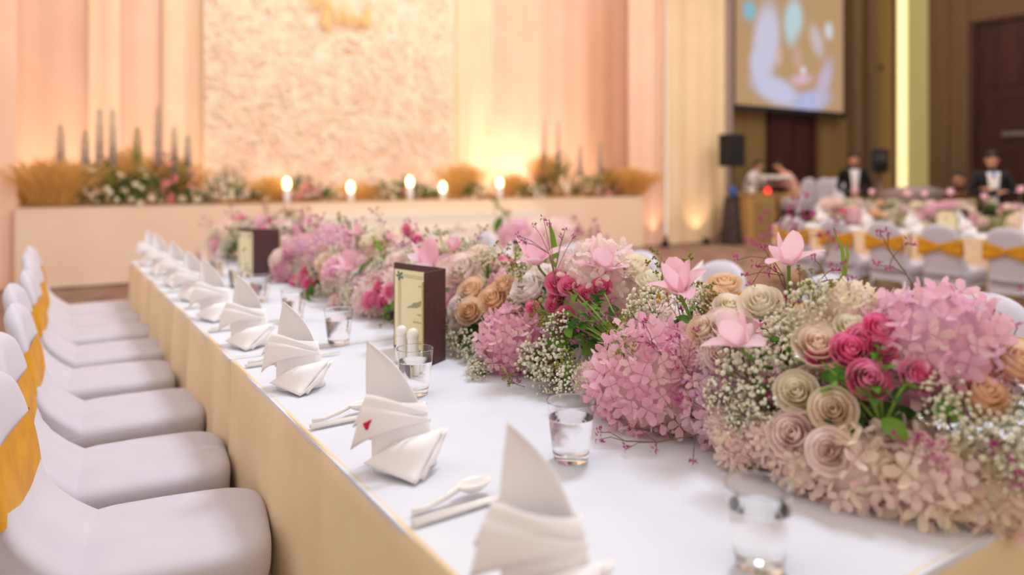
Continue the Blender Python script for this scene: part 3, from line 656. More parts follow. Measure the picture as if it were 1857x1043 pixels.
# ------------------------------------------------------------------ menus and shakers
def make_menu(p_left, hinge, p_flap, h, label, group, open_in=True):
    """two boards standing on the table, hinged: left board carries the page"""
    e = empty('menu_stand', (hinge[0], hinge[1], .753)); tag(e, label, 'menu', group)
    H = Vector((hinge[0], hinge[1], 0))
    def board(name, q, m, off, z0, z1, t=.004, s0=0., s1=1.):
        d = Vector((q[0], q[1], 0)) - H; L = d.length; d.normalize(); n = Vector((-d.y, d.x, 0))
        c = d * (L * (s0 + s1) / 2) + n * off + Vector((0, 0, (z0 + z1) / 2))
        Mx = Matrix((d, n, Vector((0, 0, 1)))).transposed()
        b = MB(); b.box(c, (L * (s1 - s0), t, z1 - z0), Mx); return b, d, n, L
    b, d, n, L = board('cover', p_left, None, 0, 0, h); left = b.build('cover', M['maroon'], e, False)
    sg = 1 if n.dot(-H) > 0 else -1
    b, *_ = board('page', p_left, None, sg * .004, .012, h - .022, .002, .01, .97); page = b.build('page', M['page'], left, False)
    o_ = sg * .0056
    def bar(s0, s1, z0, z1, m, name):
        c = d * (L * (s0 + s1) / 2) + n * o_ + Vector((0, 0, (z0 + z1) / 2)); bb = MB(); bb.box(c, (max(L * (s1 - s0), .001), .0006, max(z1 - z0, .001)), Matrix((d, n, Vector((0, 0, 1)))).transposed()); return bb
    fr = MB()
    for k in (0, .035):
        for s0, s1, z0, z1 in ((.12 + k, .88 - k, h - .040 - k * .2, h - .0395 - k * .2), (.12 + k, .88 - k, .034 + k * .2, .0345 + k * .2), (.12 + k, .122 + k, .034 + k * .2, h - .04 - k * .2), (.88 - k, .882 - k, .034 + k * .2, h - .04 - k * .2)):
            fr.merge(bar(s0, s1, z0, z1, None, ''))
    fr.build('border', M['green_ink'], page, False)
    def flat(pts, m, name):
        vs = [d * (L * s) + n * o_ * 1.05 + Vector((0, 0, z)) for s, z in pts]; bb = MB(); bb.add(vs, [tuple(range(len(vs)))]); return bb
    lv = MB()
    for cs, cz in ((.86, h - .045), (.86, .042), (.14, h - .045), (.14, .042)):
        for a in (0, 1.1, 2.3, 3.6, 5):
            ca, sa = math.cos(a), math.sin(a)
            lv.merge(flat([(cs, cz), (cs + .05 * ca - .02 * sa, cz + .012 * sa + .004 * ca), (cs + .09 * ca, cz + .020 * sa), (cs + .05 * ca + .02 * sa, cz + .012 * sa - .004 * ca)], None, ''))
    lv.build('corner_leaf', M['green_ink'], page, False)
    bd = flat([(.62, .165), (.58, .175), (.50, .178), (.44, .186), (.40, .184), (.37, .180), (.42, .176), (.45, .165), (.52, .158), (.66, .155), (.72, .150), (.69, .158)], None, ''); bd.build('bird', M['grey_ink'], page, False)
    sc_ = MB()
    for (s0, z, nn) in ((.48, .232, 6), (.50, .132, 6), (.58, .105, 9)):
        for k in range(nn): sc_.merge(flat([(s0 - k * .025, z), (s0 - k * .025 + .012, z + .004), (s0 - k * .025 - .006, z + .005 + .002 * (k % 2)), (s0 - k * .025 - .012, z + .001)], None, ''))
    sc_.build('script', M['grey_ink'], page, False)
    b, d2_, n2, L2 = board('flap', p_flap, None, 0, 0, h); fl = b.build('flap', M['maroon'], e, False)
    s2 = -1 if n2.dot(-H) > 0 else 1
    b, *_ = board('page', p_flap, None, s2 * .0045, .012, h - .03, .004, .0, 1.06); b.build('flap_page', M['pageedge'], fl, False)
    return e
make_menu((1.067, 2.46), (1.139, 2.20), (1.03, 2.135), .308, 'maroon menu stand with cream page behind the salt and pepper shakers', 'menu stands')
make_menu((1.02, 4.78), (1.075, 4.62), (1.20, 4.50), .30, 'maroon menu stand farther down the front table near the far glasses', 'menu stands')
make_menu((2.0, 3.12), (2.02, 2.90), (1.93, 2.80), .30, 'maroon menu stand showing only its dark top edge behind the flowers', 'menu stands')
make_menu((8.30, 4.28), (8.30, 4.05), (8.42, 4.0), .27, 'cream menu card standing on the second table', 'menu stands')
def shaker(x, y, label):
    e = empty('shaker', (x, y, .7525)); tag(e, label, 'shaker', 'salt and pepper shakers')
    b = MB(); b.lathe([(.020, 0), (.024, .004), (.021, .04), (.017, .075), (.019, .088), (.019, .09)], 20); b.build('body', M['ceramic'], e)
    b = MB(); b.lathe([(.0195, .090), (.021, .098), (.019, .110), (.011, .119), (.002, .122)], 20); b.build('cap', M['ceramic'], e)
shaker(1.005, 2.255, 'white ceramic shaker, left one, in front of the maroon menu'); shaker(1.018, 2.195, 'white ceramic shaker, right one, in front of the maroon menu')
FL=[
('H',1.268,1.977,0.833,0.1135,'pink'),
('H',1.29,1.356,0.856,0.147,'pink'),
('H',1.458,1.778,1.027,0.1413,'pale'),
('H',1.516,0.789,1.008,0.1409,'lilac'),
('H',1.458,0.939,1.074,0.069,'cream'),
('H',1.312,0.822,0.817,0.0887,'blush'),
('H',1.37,0.723,0.815,0.0895,'blush'),
('H',1.437,0.646,0.808,0.0796,'blush'),
('H',1.261,0.906,0.805,0.0566,'blush'),
('H',1.243,3.076,0.823,0.0985,'pale'),
('H',1.242,4.367,0.833,0.1116,'pink'),
('H',1.343,3.968,0.974,0.1228,'lilac'),
('H',1.234,3.257,0.8,0.0669,'pale'),
('H',1.3,4.284,0.934,0.0976,'lilac'),
('H',3.165,4.852,0.866,0.1574,'lilac'),
('H',3.314,4.537,0.875,0.1693,'pale'),
('H',1.31,1.168,0.963,0.0561,'pale'),
('H',1.291,1.235,0.939,0.0524,'pink'),
('H',1.406,3.338,1.022,0.0916,'cream'),
('H',1.277,5.307,0.907,0.0934,'pale'),
('H',1.286,2.848,0.906,0.0887,'pale'),
('H',1.266,3.572,0.871,0.0947,'pink'),
('H',1.383,0.974,1.04,0.0543,'cream'),
('H',1.249,1.045,0.803,0.0539,'blush'),
('H',1.256,0.968,0.831,0.0518,'blush'),
('H',1.253,1.086,0.831,0.048,'pale'),
('H',1.239,2.515,0.797,0.0631,'pale'),
('H',1.248,1.557,0.818,0.0509,'pale'),
('R',1.348,2.453,0.999,0.0717,'blush'),
('R',1.447,2.514,1.049,0.0481,'peachlight'),
('R',1.262,2.296,0.898,0.0533,'white'),
('R',1.236,2.281,0.841,0.0352,'white'),
('R',1.299,2.3,0.954,0.0458,'dusty'),
('R',1.292,2.129,0.947,0.047,'dusty'),
('R',1.258,2.236,0.894,0.0445,'dusty'),
('R',1.333,2.13,0.989,0.0417,'dusty'),
('R',1.344,1.993,0.995,0.058,'white'),
('R',1.402,1.997,1.031,0.0478,'white'),
('R',1.324,1.805,1.041,0.0287,'hot'),
('R',1.325,1.752,1.039,0.0231,'hot'),
('R',1.329,1.814,0.997,0.0288,'hot'),
('R',1.315,1.812,0.974,0.027,'hot'),
('R',1.349,1.699,1.017,0.0293,'hot'),
('R',1.38,1.668,1.041,0.0227,'hot'),
('R',1.298,1.733,0.955,0.0244,'hot'),
('R',1.3,1.91,0.957,0.0157,'hot'),
('R',1.504,1.664,1.084,0.0501,'cream'),
('R',1.485,1.568,1.056,0.0432,'cream'),
('R',1.437,1.256,1.091,0.0373,'dusty'),
('R',1.382,1.239,1.064,0.0324,'dusty'),
('R',1.37,1.184,1.054,0.0341,'cream'),
('R',1.396,1.113,1.07,0.0433,'cream'),
('R',1.32,1.147,1.01,0.0532,'blush'),
('R',1.29,1.188,1.009,0.0358,'peachlight'),
('R',1.281,1.126,0.965,0.0371,'blush'),
('R',1.4,0.834,1.063,0.0231,'hot'),
('R',1.385,0.816,1.031,0.0227,'hot'),
('R',1.351,0.864,1.017,0.0308,'hot'),
('R',1.378,0.855,1.04,0.0232,'hot'),
('R',1.331,0.815,0.976,0.0307,'hot'),
('R',1.388,0.751,0.991,0.0271,'hot'),
('R',1.318,0.916,1.002,0.0157,'hot'),
('R',1.334,0.924,1.019,0.0429,'peachlight'),
('R',1.275,0.928,0.934,0.0377,'cream'),
('R',1.282,0.852,0.918,0.0383,'peachlight'),
('R',1.245,0.91,0.859,0.0477,'blush'),
('R',1.239,0.83,0.855,0.0371,'blush'),
('R',1.543,0.655,1.014,0.0459,'dusty'),
('R',1.462,0.676,0.959,0.0451,'dusty'),
('R',1.393,0.885,1.055,0.0316,'cream'),
('R',1.239,3.004,0.882,0.0265,'hot'),
('R',1.194,2.998,0.837,0.0287,'hot'),
('R',1.234,2.942,0.836,0.0285,'hot'),
('R',1.207,2.819,0.897,0.0228,'hot'),
('R',1.222,4.185,0.767,0.0347,'hot'),
('R',1.229,4.061,0.818,0.0308,'hot'),
('R',1.223,3.952,0.783,0.0361,'hot'),
('R',1.166,3.797,0.763,0.026,'hot'),
('R',1.304,6.214,0.962,0.0493,'hot'),
('R',1.352,6.217,1.005,0.045,'hot'),
('R',1.514,3.21,1.059,0.0292,'hot'),
('R',3.29,7.281,0.777,0.0537,'hot'),
('R',1.295,5.258,0.979,0.031,'hot'),
('R',1.301,5.074,0.961,0.03,'hot'),
('R',1.155,4.343,0.889,0.0517,'blush'),
('R',1.265,3.828,0.907,0.0531,'peachlight'),
('R',1.255,3.311,0.889,0.0471,'white'),
('R',1.323,3.016,0.98,0.0491,'blush'),
('R',1.349,2.791,1.001,0.0511,'cream'),
('R',1.477,2.889,1.056,0.0488,'cream'),
('R',1.324,3.347,1.053,0.0427,'cream'),
('R',1.267,5.774,0.914,0.0586,'blush'),
('R',1.435,4.502,1.046,0.0482,'blush'),
('R',1.376,4.967,1.021,0.0483,'white'),
('R',1.16,3.348,0.771,0.0416,'blush'),
('R',1.241,2.616,0.852,0.039,'cream'),
('T',1.293,1.87,1.149,0.096,'open',(1.372,1.843,1.008)),
('T',1.414,1.693,1.129,0.0826,'open',(1.431,1.706,1.038)),
('T',1.267,1.241,1.138,0.0782,'open',(1.322,1.23,0.995)),
('T',1.441,1.072,1.207,0.071,'open',(1.459,1.085,1.089)),
('T',1.23,1.032,1.054,0.0717,'open',(1.302,1.01,0.964)),
('T',1.265,2.577,1.074,0.1119,'open',(1.314,2.569,0.96)),
('T',1.371,2.57,1.106,0.057,'closed',(1.386,2.585,1.019)),
('T',1.227,3.37,0.967,0.1004,'open',(1.252,3.378,0.868)),
('T',1.215,4.432,0.895,0.0861,'open',(1.231,4.445,0.808)),
('T',1.293,5.374,1.074,0.071,'open',(1.305,5.39,0.958)),
('T',1.348,3.596,1.102,0.0567,'open',(1.357,3.614,1.002)),
('T',1.389,3.266,1.093,0.0475,'open',(1.4,3.283,1.027)),
('T',1.369,4.456,1.114,0.0542,'open',(1.375,4.476,1.016)),
('G',1.244,1.703,0.839,0.0635,0),
('G',1.189,1.999,0.781,0.0631,0),
('G',1.241,1.768,0.834,0.0717,0),
('G',1.372,1.442,1.01,0.0678,0),
('G',1.328,1.448,0.977,0.0584,0),
('G',1.277,1.047,0.933,0.0711,0),
('G',1.301,1.112,0.976,0.0494,0),
('G',1.262,0.992,0.902,0.0572,0),
('G',1.427,1.366,1.038,0.0579,0),
('G',1.389,0.978,1.086,0.0593,0),
('G',1.349,1.003,1.039,0.0522,0),
('G',1.244,1.034,0.859,0.0465,0),
('G',1.393,0.695,0.917,0.0605,0),
('G',1.432,0.648,0.884,0.0696,0),
('G',1.502,0.642,0.923,0.0509,0),
('G',1.231,2.219,0.795,0.065,0),
('G',1.228,2.379,0.785,0.0483,0),
('G',1.229,2.128,0.779,0.0556,0),
('G',1.415,2.4,1.036,0.063,0),
('G',1.401,2.112,1.028,0.0688,0),
('G',1.278,1.722,0.92,0.0549,0),
('G',1.318,0.994,0.997,0.0584,0),
('G',1.252,1.101,0.888,0.0484,0),
('G',1.403,0.72,0.96,0.0514,0),
('G',1.428,0.602,0.851,0.0578,0),
('G',1.365,1.252,1.047,0.0486,0),
('G',1.363,2.931,1.01,0.058,0),
('G',1.279,3.1,0.924,0.0648,0),
('G',1.197,3.228,0.814,0.0609,0),
('G',1.223,3.53,0.824,0.0658,0),
('G',1.233,2.324,0.818,0.0515,0),
('G',1.225,3.707,0.778,0.0571,0),
('G',1.213,1.585,0.816,0.054,0),
('G',1.229,1.71,0.784,0.054,0),
('G',1.122,1.936,0.768,0.0371,0),
('S',1.374,2.141,1.017,0.0845,0),
('S',1.429,1.397,1.041,0.0735,0),
('S',1.221,1.559,0.851,0.0535,0),
('S',1.195,1.322,0.934,0.053,0),
('S',1.416,0.97,1.103,0.0525,0),
('S',3.892,6.488,0.864,0.2283,0),
('S',1.488,1.53,1.056,0.0694,0),
('S',1.332,1.977,0.985,0.0719,0),
('S',1.216,1.386,0.959,0.055,0),
('S',1.271,1.768,0.912,0.0656,0),
('S',1.156,1.772,0.771,0.0415,0),
('S',1.364,1.233,1.05,0.0535,0),
('S',1.359,3.227,1.008,0.0677,0),
('S',1.397,3.943,1.066,0.0738,0),
('S',1.473,0.612,0.867,0.0494,0),
('S',1.312,2.344,0.967,0.0526,0),
('S',1.2,2.737,0.774,0.049,0),
('S',1.225,2.659,0.781,0.0438,0),
('L',3.164,4.509,0.876,0.2326,0),
('L',3.305,4.385,0.878,0.2066,0),
('L',3.706,3.081,0.864,0.2287,0),
('L',4.08,3.164,0.878,0.257,0),
('L',4.235,3.065,0.871,0.2423,0),
('L',4.144,2.801,0.854,0.2079,0),
('L',1.433,0.917,1.126,0.0466,0),
('L',3.279,1.402,0.806,0.1112,0),
('L',3.448,1.423,0.808,0.1153,0),
('L',1.52,2.669,1.06,0.0695,0),
('L',1.394,2.94,1.031,0.0828,0),
('L',1.402,3.33,1.104,0.0806,0),
('L',1.249,1.195,0.902,0.0761,0),
('L',1.235,1.269,0.939,0.0655,0),
('L',1.235,1.133,0.858,0.0611,0),
('L',1.32,0.677,0.858,0.0677,0),
('L',1.38,0.634,0.85,0.0675,0),
('L',1.306,0.728,0.864,0.0597,0),
('L',1.377,3.715,1.022,0.076,0),
('L',1.512,6.103,1.06,0.0899,0),
('L',1.048,3.413,0.771,0.0415,0),
('L',1.098,3.063,0.774,0.0479,0),
('L',1.472,5.312,1.056,0.0716,0),
('L',1.288,3.99,1.067,0.0673,0),
('L',1.289,1.559,0.947,0.0515,0),
('L',1.253,1.587,0.886,0.0516,0),
('L',1.257,1.694,0.895,0.0476,0),
('L',1.342,6.525,0.999,0.0845,0),
('L',1.248,6.984,0.88,0.099,0),
('L',1.298,1.501,0.956,0.0593,0),
('L',3.158,6.176,0.818,0.1355,0),
('F',1.299,1.697,0.922,0.0643,0),
('F',1.307,1.606,0.937,0.0559,0),
('F',1.335,1.567,0.971,0.0462,0),
('F',1.286,1.629,0.896,0.0623,0),
('F',1.352,1.636,0.99,0.0382,0),
('F',1.287,1.762,0.912,0.0493,0),
('F',1.266,1.68,0.865,0.057,0),
('F',1.203,1.392,0.932,0.0412,0),
('F',1.316,0.853,0.919,0.0539,0),
('F',1.338,0.81,0.921,0.0529,0),
('F',1.361,0.78,0.93,0.0525,0),
('F',1.384,0.761,0.952,0.0461,0),
('F',1.316,0.819,0.896,0.0528,0),
('F',1.336,0.787,0.901,0.0522,0),
('F',1.319,0.867,0.947,0.0435,0),
('F',1.413,0.788,1.005,0.043,0),
('F',1.407,0.722,0.938,0.0454,0),
('F',1.258,2.507,0.867,0.0505,0),
('F',1.243,2.431,0.818,0.0492,0),
('F',1.264,2.383,0.885,0.0406,0),
('F',3.658,5.945,0.813,0.1264,0),
('F',1.371,1.275,1.043,0.0356,0),
('F',1.245,2.784,0.826,0.0546,0),
('F',1.235,2.933,0.792,0.0473,0),
('F',1.164,3.742,0.773,0.0456,0),
('F',1.102,3.585,0.772,0.0436,0),
('F',1.28,3.306,0.901,0.0787,0),
('F',1.251,3.375,0.842,0.069,0),
('F',1.315,5.63,0.963,0.0658,0),
('F',1.32,1.038,0.988,0.0359,0),
('F',1.29,1.021,0.937,0.0399,0),
('F',1.309,0.91,0.96,0.0333,0),
('F',1.578,0.656,0.926,0.0529,0),
('F',1.309,1.088,0.98,0.0294,0),
]
SPRAY_A=(1.278, 1.414, 0.903)
SPRAY_B=(1.325, 0.781, 0.9)
TR=[([(1.47,1.101,1.053),(1.47,1.101,1.099),(1.465,1.105,1.138),(1.443,1.119,1.177)],[(1.356,1.151,1.176),(1.394,1.127,1.163),(1.411,1.116,1.202),(1.42,1.11,1.143),(1.372,1.14,1.14),(1.431,1.102,1.153),(1.385,1.132,1.117)]),([(1.459,1.085,1.051),(1.48,1.071,1.102),(1.513,1.051,1.121),(1.534,1.037,1.13)],[(1.49,1.041,1.181),(1.533,1.014,1.158),(1.529,1.016,1.115),(1.559,0.997,1.124),(1.572,0.989,1.102),(1.463,1.059,1.149),(1.479,1.048,1.105)]),([(1.3,1.78,1.006),(1.293,1.785,1.073),(1.279,1.793,1.139)],[(1.244,1.816,1.219),(1.266,1.802,1.242),(1.28,1.793,1.222),(1.202,1.843,1.192),(1.32,1.768,1.209),(1.342,1.753,1.189),(1.213,1.836,1.172),(1.311,1.773,1.186)]),([(1.516,0.811,1.116),(1.492,0.826,1.167),(1.468,0.842,1.207),(1.459,0.848,1.224)],[(1.443,0.857,1.249),(1.497,0.823,1.233),(1.441,0.859,1.188),(1.459,0.848,1.253),(1.461,0.846,1.179)]),([(1.617,0.687,0.977),(1.615,0.689,1.021),(1.613,0.69,1.054)],[(1.585,0.707,1.098),(1.605,0.694,1.087),(1.627,0.681,1.073),(1.599,0.699,1.065)]),([(1.271,2.629,0.978),(1.262,2.635,1.044),(1.243,2.647,1.088)],[(1.212,2.667,1.136),(1.234,2.653,1.11),(1.308,2.606,1.11),(1.194,2.679,1.099),(1.354,2.576,1.061)])]
# ------------------------------------------------------------------ flower prototypes
random.seed(21)
def floret_mb(r):
    b = MB(); w0 = .62
    for k in range(4):
        a = k * PI / 2 + .15 * r.random(); ca, sa = math.cos(a), math.sin(a); up = .08 + .50 * r.random()
        P = []
        for (x, y, z) in ((.04, 0, 0), (.42, .40, .02), (.5, 0, .10), (.42, -.40, .02), (.86, .34, up), (.98, 0, up * 1.3), (.86, -.34, up)):
            P.append((x * ca - y * w0 * 1.35 * sa, x * sa + y * w0 * 1.35 * ca, z + .10 * (x ** 2)))
        b.add(P, [(0, 2, 1), (0, 3, 2), (1, 2, 5, 4), (2, 3, 6, 5)])
    b.octa((0, 0, .05), .09); return b
_r = random.Random(3); FLO = [floret_mb(_r) for _ in range(4)]
def sphere_dirs(n, zmin=-.75):
    out = []
    for i in range(n):
        z = zmin + (1 - zmin) * (i + .5) / n; a = i * 2.39996
        q = math.sqrt(max(0, 1 - z * z)); out.append(Vector((q * math.cos(a), q * math.sin(a), z)))
    return out
def floret_xf(d, r, s, rd):
    d2 = (d + Vector((rd.uniform(-.7, .7), rd.uniform(-.7, .7), rd.uniform(-.5, .6)))).normalized()
    return Matrix.Translation(d * r * rd.uniform(.86, 1.04)) @ rot_to(d2, rd.uniform(0, 6.3)) @ Matrix.Scale(s * rd.uniform(.85, 1.2), 4)
def hyd_mesh(kind, n, fs, seed):
    rd = random.Random(seed); b = MB()
    for d in sphere_dirs(n): b.merge(rd.choice(FLO), floret_xf(d, 1.0, fs, rd), rd.random())
    b.ell((0, 0, 0), .86, 14, 9, rnd=.1)
    return b.mesh('hydrangea', M['H' + kind])
HM = {(k, v): hyd_mesh(k, 70 if k == 'blush' else 150, .32 if k == 'blush' else .20, i * 7 + v) for i, k in enumerate(HC) for v in range(2)}
core_me = MB(); core_me.ell((0, 0, 0), .84, 14, 9); core_me.tube([(0, 0, -.6), (0, 0, -1.3)], .06, 6)
HCORE = {k: core_me.mesh('hydrangea', M['H' + k]) for k in HC}
FLM = {(k, v): FLO[v].mesh('floret', M['H' + k]) for k in HC for v in range(4)}
# roses
def rose_petals(openness, seed):
    rd = random.Random(seed); L = []
    lay = [(3, .20, .95, 1.35, -.02), (3, .36, .95, 1.15, .02), (4, .54, .86, 1.0, .07), (5, .74, .70, .86, .16 * openness), (5, .92, .48, .80, .34 * openness)]
    for li, (n, Rr, h, wa, curl) in enumerate(lay):
        Rr *= (.75 + .25 * openness); a0 = rd.uniform(0, 6)
        for k in range(n):
            th = a0 + 2 * PI * k / n + rd.uniform(-.1, .1); hh = h * rd.uniform(.92, 1.05); sk = rd.uniform(-.05, .05)
            b = MB()
            def fn(u, v):
                s = 2 * u - 1; a = th + s * wa * (.35 + .65 * math.sin(PI * .5 * min(1, v * 1.5)))
                r = Rr * (.12 + .88 * math.sin(PI / 2 * min(1, v * 1.25)) ** .9) + .03 * s + curl * max(0, v - .55) ** 1.6 * 2.6 - .02 * abs(s)
                z = -.55 + (hh + .55) * (v - .16 * abs(s) ** 2.5 * v) - curl * max(0, v - .75) ** 2 * 2.5 + sk * s
                return (r * math.cos(a), r * math.sin(a), z)
            b.grid(fn, 6, 6, rnd=(li * .13 + rd.random() * .12)); L.append(b)
    return L
def calyx():
    b = MB(); b.lathe([(.05, -1.5), (.06, -.8), (.24, -.62), (.30, -.50), (.1, -.40)], 8)
    for k in range(5):
        a = k * 2 * PI / 5; ca, sa = math.cos(a), math.sin(a)
        b.add([(.2 * ca, .2 * sa, -.58), (.5 * ca - .14 * sa, .5 * sa + .14 * ca, -.35), (.85 * ca, .85 * sa, -.25), (.5 * ca + .14 * sa, .5 * sa - .14 * ca, -.35)], [(0, 3, 2, 1)])
    return b
RP = [rose_petals(1.0, 1), rose_petals(.75, 2), rose_petals(.35, 3)]
CAL = calyx().mesh('rose', M['stem'])
RPM = {(k, v): [p.mesh('petal', M['R' + k]) for p in RP[v]] for k in RC for v in range(3)}
def rose_join(k, v):
    b = MB()
    for p in RP[v]: b.merge(p)
    n = len(b.f); b.merge(calyx(), mi=1); return b.mesh('rose', [M['R' + k], M['stem']])
RJ = {(k, v): rose_join(k, v) for k in RC for v in range(3)}
# tulips (unit: petal length 1, base at the origin, axis +z)
def tulip_petals(mode, seed):
    rd = random.Random(seed); L = []
    for k in range(6):
        inner = k % 2 == 0; th = k * PI / 3 + rd.uniform(-.12, .12)
        if mode == 'closed': a0, a1, wd, ln = (.75, -.25, .34, 1.0) if inner else (.85, -.15, .36, .95)
        else: a0, a1, wd, ln = (.62, -.12 + rd.uniform(-.1, .15), .36, 1.0) if inner else (1.05 + rd.uniform(-.2, .2), 1.65 + rd.uniform(-.35, .25), .30, 1.05)
        b = MB(); pts = []; r = .05; z = 0; n = 8
        for i in range(n + 1):
            v = i / n; pts.append((r, z)); a = a0 + (a1 - a0) * v; r += math.sin(a) * ln / n; z += math.cos(a) * ln / n
        def fn(u, v):
            s = 2 * u - 1; i = int(round(v * n)); r, z = pts[i]; w_ = wd * math.sin(PI * min(.98, .10 + .86 * v)) ** .65
            cup = .35 * w_ * (s * s); x, y = r - cup * math.cos(a0) + 0, s * w_
            return (x * math.cos(th) - y * math.sin(th), x * math.sin(th) + y * math.cos(th), z + cup * .55 + .03 * math.sin(5 * v + k) * s)
        b.grid(fn, 6, n, rnd=rd.random() * .3); L.append(b)
    return L
TP = {'open': [tulip_petals('open', 5), tulip_petals('open', 8)], 'closed': [tulip_petals('closed', 6)]}
TPM = {k: [[p.mesh('petal', M['tulip']) for p in s] for s in v] for k, v in TP.items()}
# sprigs
def baby_sprig(seed, n=85):
    rd = random.Random(seed); b = MB()
    for i in range(n):
        d = Vector((rd.gauss(0, .5), rd.gauss(0, .5), rd.uniform(.2, 1))); d = d.normalized() * rd.uniform(.55, 1.05)
        if i % 3 == 0: b.tube([(0, 0, -.7), d * .45 + Vector((0, 0, -.1)), d], .010, 3, False, .3, 1)
        else: b.tube([d * .72 + Vector((rd.uniform(-.06, .06), rd.uniform(-.06, .06), -.06)), d], .008, 3, False, .3, 1)
        s = rd.uniform(.045, .085); b.ell(d, (s, s, s * .85), 6, 4, rnd=rd.random())
    return b.mesh('gypsophila_sprig', [M['baby'], M['stem']])
BAB = [baby_sprig(k) for k in range(3)]
def branch(rd, b, p, d, ln, r, lev, leafcb, mi=1):
    pts = [p]; q = p.copy(); dd = d.copy()
    for i in range(4):
        dd = (dd + Vector((rd.uniform(-.2, .2), rd.uniform(-.2, .2), rd.uniform(-.1, .15)))).normalized(); q = q + dd * ln / 4; pts.append(q.copy())
    b.tube(pts, [r * (1 - .12 * i) for i in range(5)], 4, False, .5, mi)
    if lev == 0: leafcb(b, pts[-1], dd, rd); return
    for i in (2, 3, 4):
        nd = (dd + Vector((rd.uniform(-.9, .9), rd.uniform(-.9, .9), rd.uniform(-.25, .5)))).normalized()
        branch(rd, b, pts[i], nd, ln * rd.uniform(.4, .65), r * .65, lev - 1, leafcb, mi)
def limo_tip(b, p, d, rd):
    for i in range(7):
        c = p + Vector((rd.uniform(-.05, .05), rd.uniform(-.05, .05), rd.uniform(-.03, .06)))
        b.merge(leafme, Matrix.Translation(c) @ rot_to(d + Vector((rd.uniform(-1, 1), rd.uniform(-1, 1), rd.uniform(-.3, .6))), rd.uniform(0, 6)) @ Matrix.Rotation(-1.1, 4, 'Y') @ Matrix.Scale(.12, 4), rd.random(), 0)
def seed_tip(b, p, d, rd):
    for i in range(6):
        c = p + Vector((rd.uniform(-.09, .09), rd.uniform(-.09, .09), rd.uniform(-.08, .08))); b.tube([p - d * .05, c], .008, 3, False, .5, 1); b.ell(c, .034, 6, 4, rnd=rd.random())
def sprig(seed, tip, mats, name, lev=2):
    rd = random.Random(seed); b = MB(); branch(rd, b, Vector((0, 0, -.45)), Vector((0, 0, 1)), .95, .019, lev, tip); return b.mesh(name, mats)
LIM = [sprig(40 + k, limo_tip, [M['limo'], M['twig']], 'limonium_sprig') for k in range(3)]
SEE = [sprig(60 + k, seed_tip, [M['seed'], M['stem']], 'seeded_sprig') for k in range(3)]
def leaf_mesh(m, ln, wd):
    b = MB()
    def fn(u, v):
        s = 2 * u - 1; w_ = wd * math.sin(PI * min(.99, .04 + .95 * v ** .85)) ** .8
        return (v * ln, s * w_, .12 * ln * math.sin(PI * v * .9) + .35 * w_ * abs(s) + .02 * math.sin(v * 20) * abs(s))
    b.grid(fn, 4, 8); return b.mesh('leaf', m)
LEAF = leaf_mesh(M['leaf'], 1.0, .30); BLADE = leaf_mesh(M['blade'], 1.0, .055)

# ------------------------------------------------------------------ the long flower runner
GX = 1.52
def normal_at(x, y, z, gx=GX):
    n = Vector(((x - gx), -max(0, .85 - y) * .9, max(.03, z - .75))).normalized(); return n
gl = empty('flower_runner', (GX, 3.3, .7525)); tag(gl, 'long pink and cream flower runner down the middle of the front table', 'flower arrangement')
OFF = Matrix.Translation((-GX, -3.3, -.7525))
count = {'floret': 0, 'petal': 0, 'tpetal': 0}
def put(name, me, x, y, z, n, s, spin, root=gl, off=OFF, label=None):
    o = link(name, me, root, off @ Matrix.Translation((x, y, z)) @ rot_to(n, spin) @ Matrix.Scale(s, 4))
    return tag(o, label) if label else o
NAMES = {'pink': 'pink hydrangea head', 'pale': 'pale pink hydrangea head', 'lilac': 'lilac-pink hydrangea head', 'cream': 'cream hydrangea head', 'blush': 'blush peach hydrangea head',
         'hot': 'deep pink spray rose', 'white': 'white rose', 'peachlight': 'pale peach rose', 'dusty': 'dusty orange rose'}
RN = {'hot': 'deep pink spray rose', 'blush': 'blush pink rose', 'white': 'white rose', 'cream': 'cream rose', 'peachlight': 'pale peach rose', 'dusty': 'dusty peach rose'}
def hydrangea(x, y, z, r, k, detail=False, root=gl, off=OFF):
    n = normal_at(x, y, z) if root is gl else Vector((0, 0, 1)); n = (n + Vector((0, 0, .6))).normalized()
    if not detail: return put('hydrangea', HM[(k, random.randrange(2))], x, y, z, n, r, random.uniform(0, 6), root, off, NAMES[k] if root is gl else None)
    o = put('hydrangea', HCORE[k], x, y, z, n, r, random.uniform(0, 6), root, off, NAMES[k]); rd = random.Random(int(x * 1000))
    N = 120 if r < .12 else 168
    fs = .19 if N == 168 else .22
    for d in sphere_dirs(N, -.7):
        link('floret', FLM[(k, rd.randrange(4))], o, floret_xf(d, 1.0, fs, rd)); count['floret'] += 1
def rose(x, y, z, r, k, detail=False, root=gl, off=OFF, n=None, label=True):
    if n is None:
        n = normal_at(x, y, z); n = (n + Vector((-.35, -.45, .25)) + Vector((random.uniform(-.3, .3), random.uniform(-.3, .3), 0))).normalized()
    if k == 'hot' and root is gl: r *= 1.25; n = (n + Vector((-.35, -.5, .1))).normalized()
    v = 2 if (k == 'hot' and y > 1.3 and random.random() < .4) else random.choice((0, 0, 1)); sp = random.uniform(0, 6)
    if not detail: return put('rose', RJ[(k, v)], x, y, z, n, r * 1.05, sp, root, off, RN[k] if label else None)
    o = put('rose', CAL, x, y, z, n, r * 1.05, sp, root, off, RN[k])
    for me in RPM[(k, v)]: link('petal', me, o); count['petal'] += 1
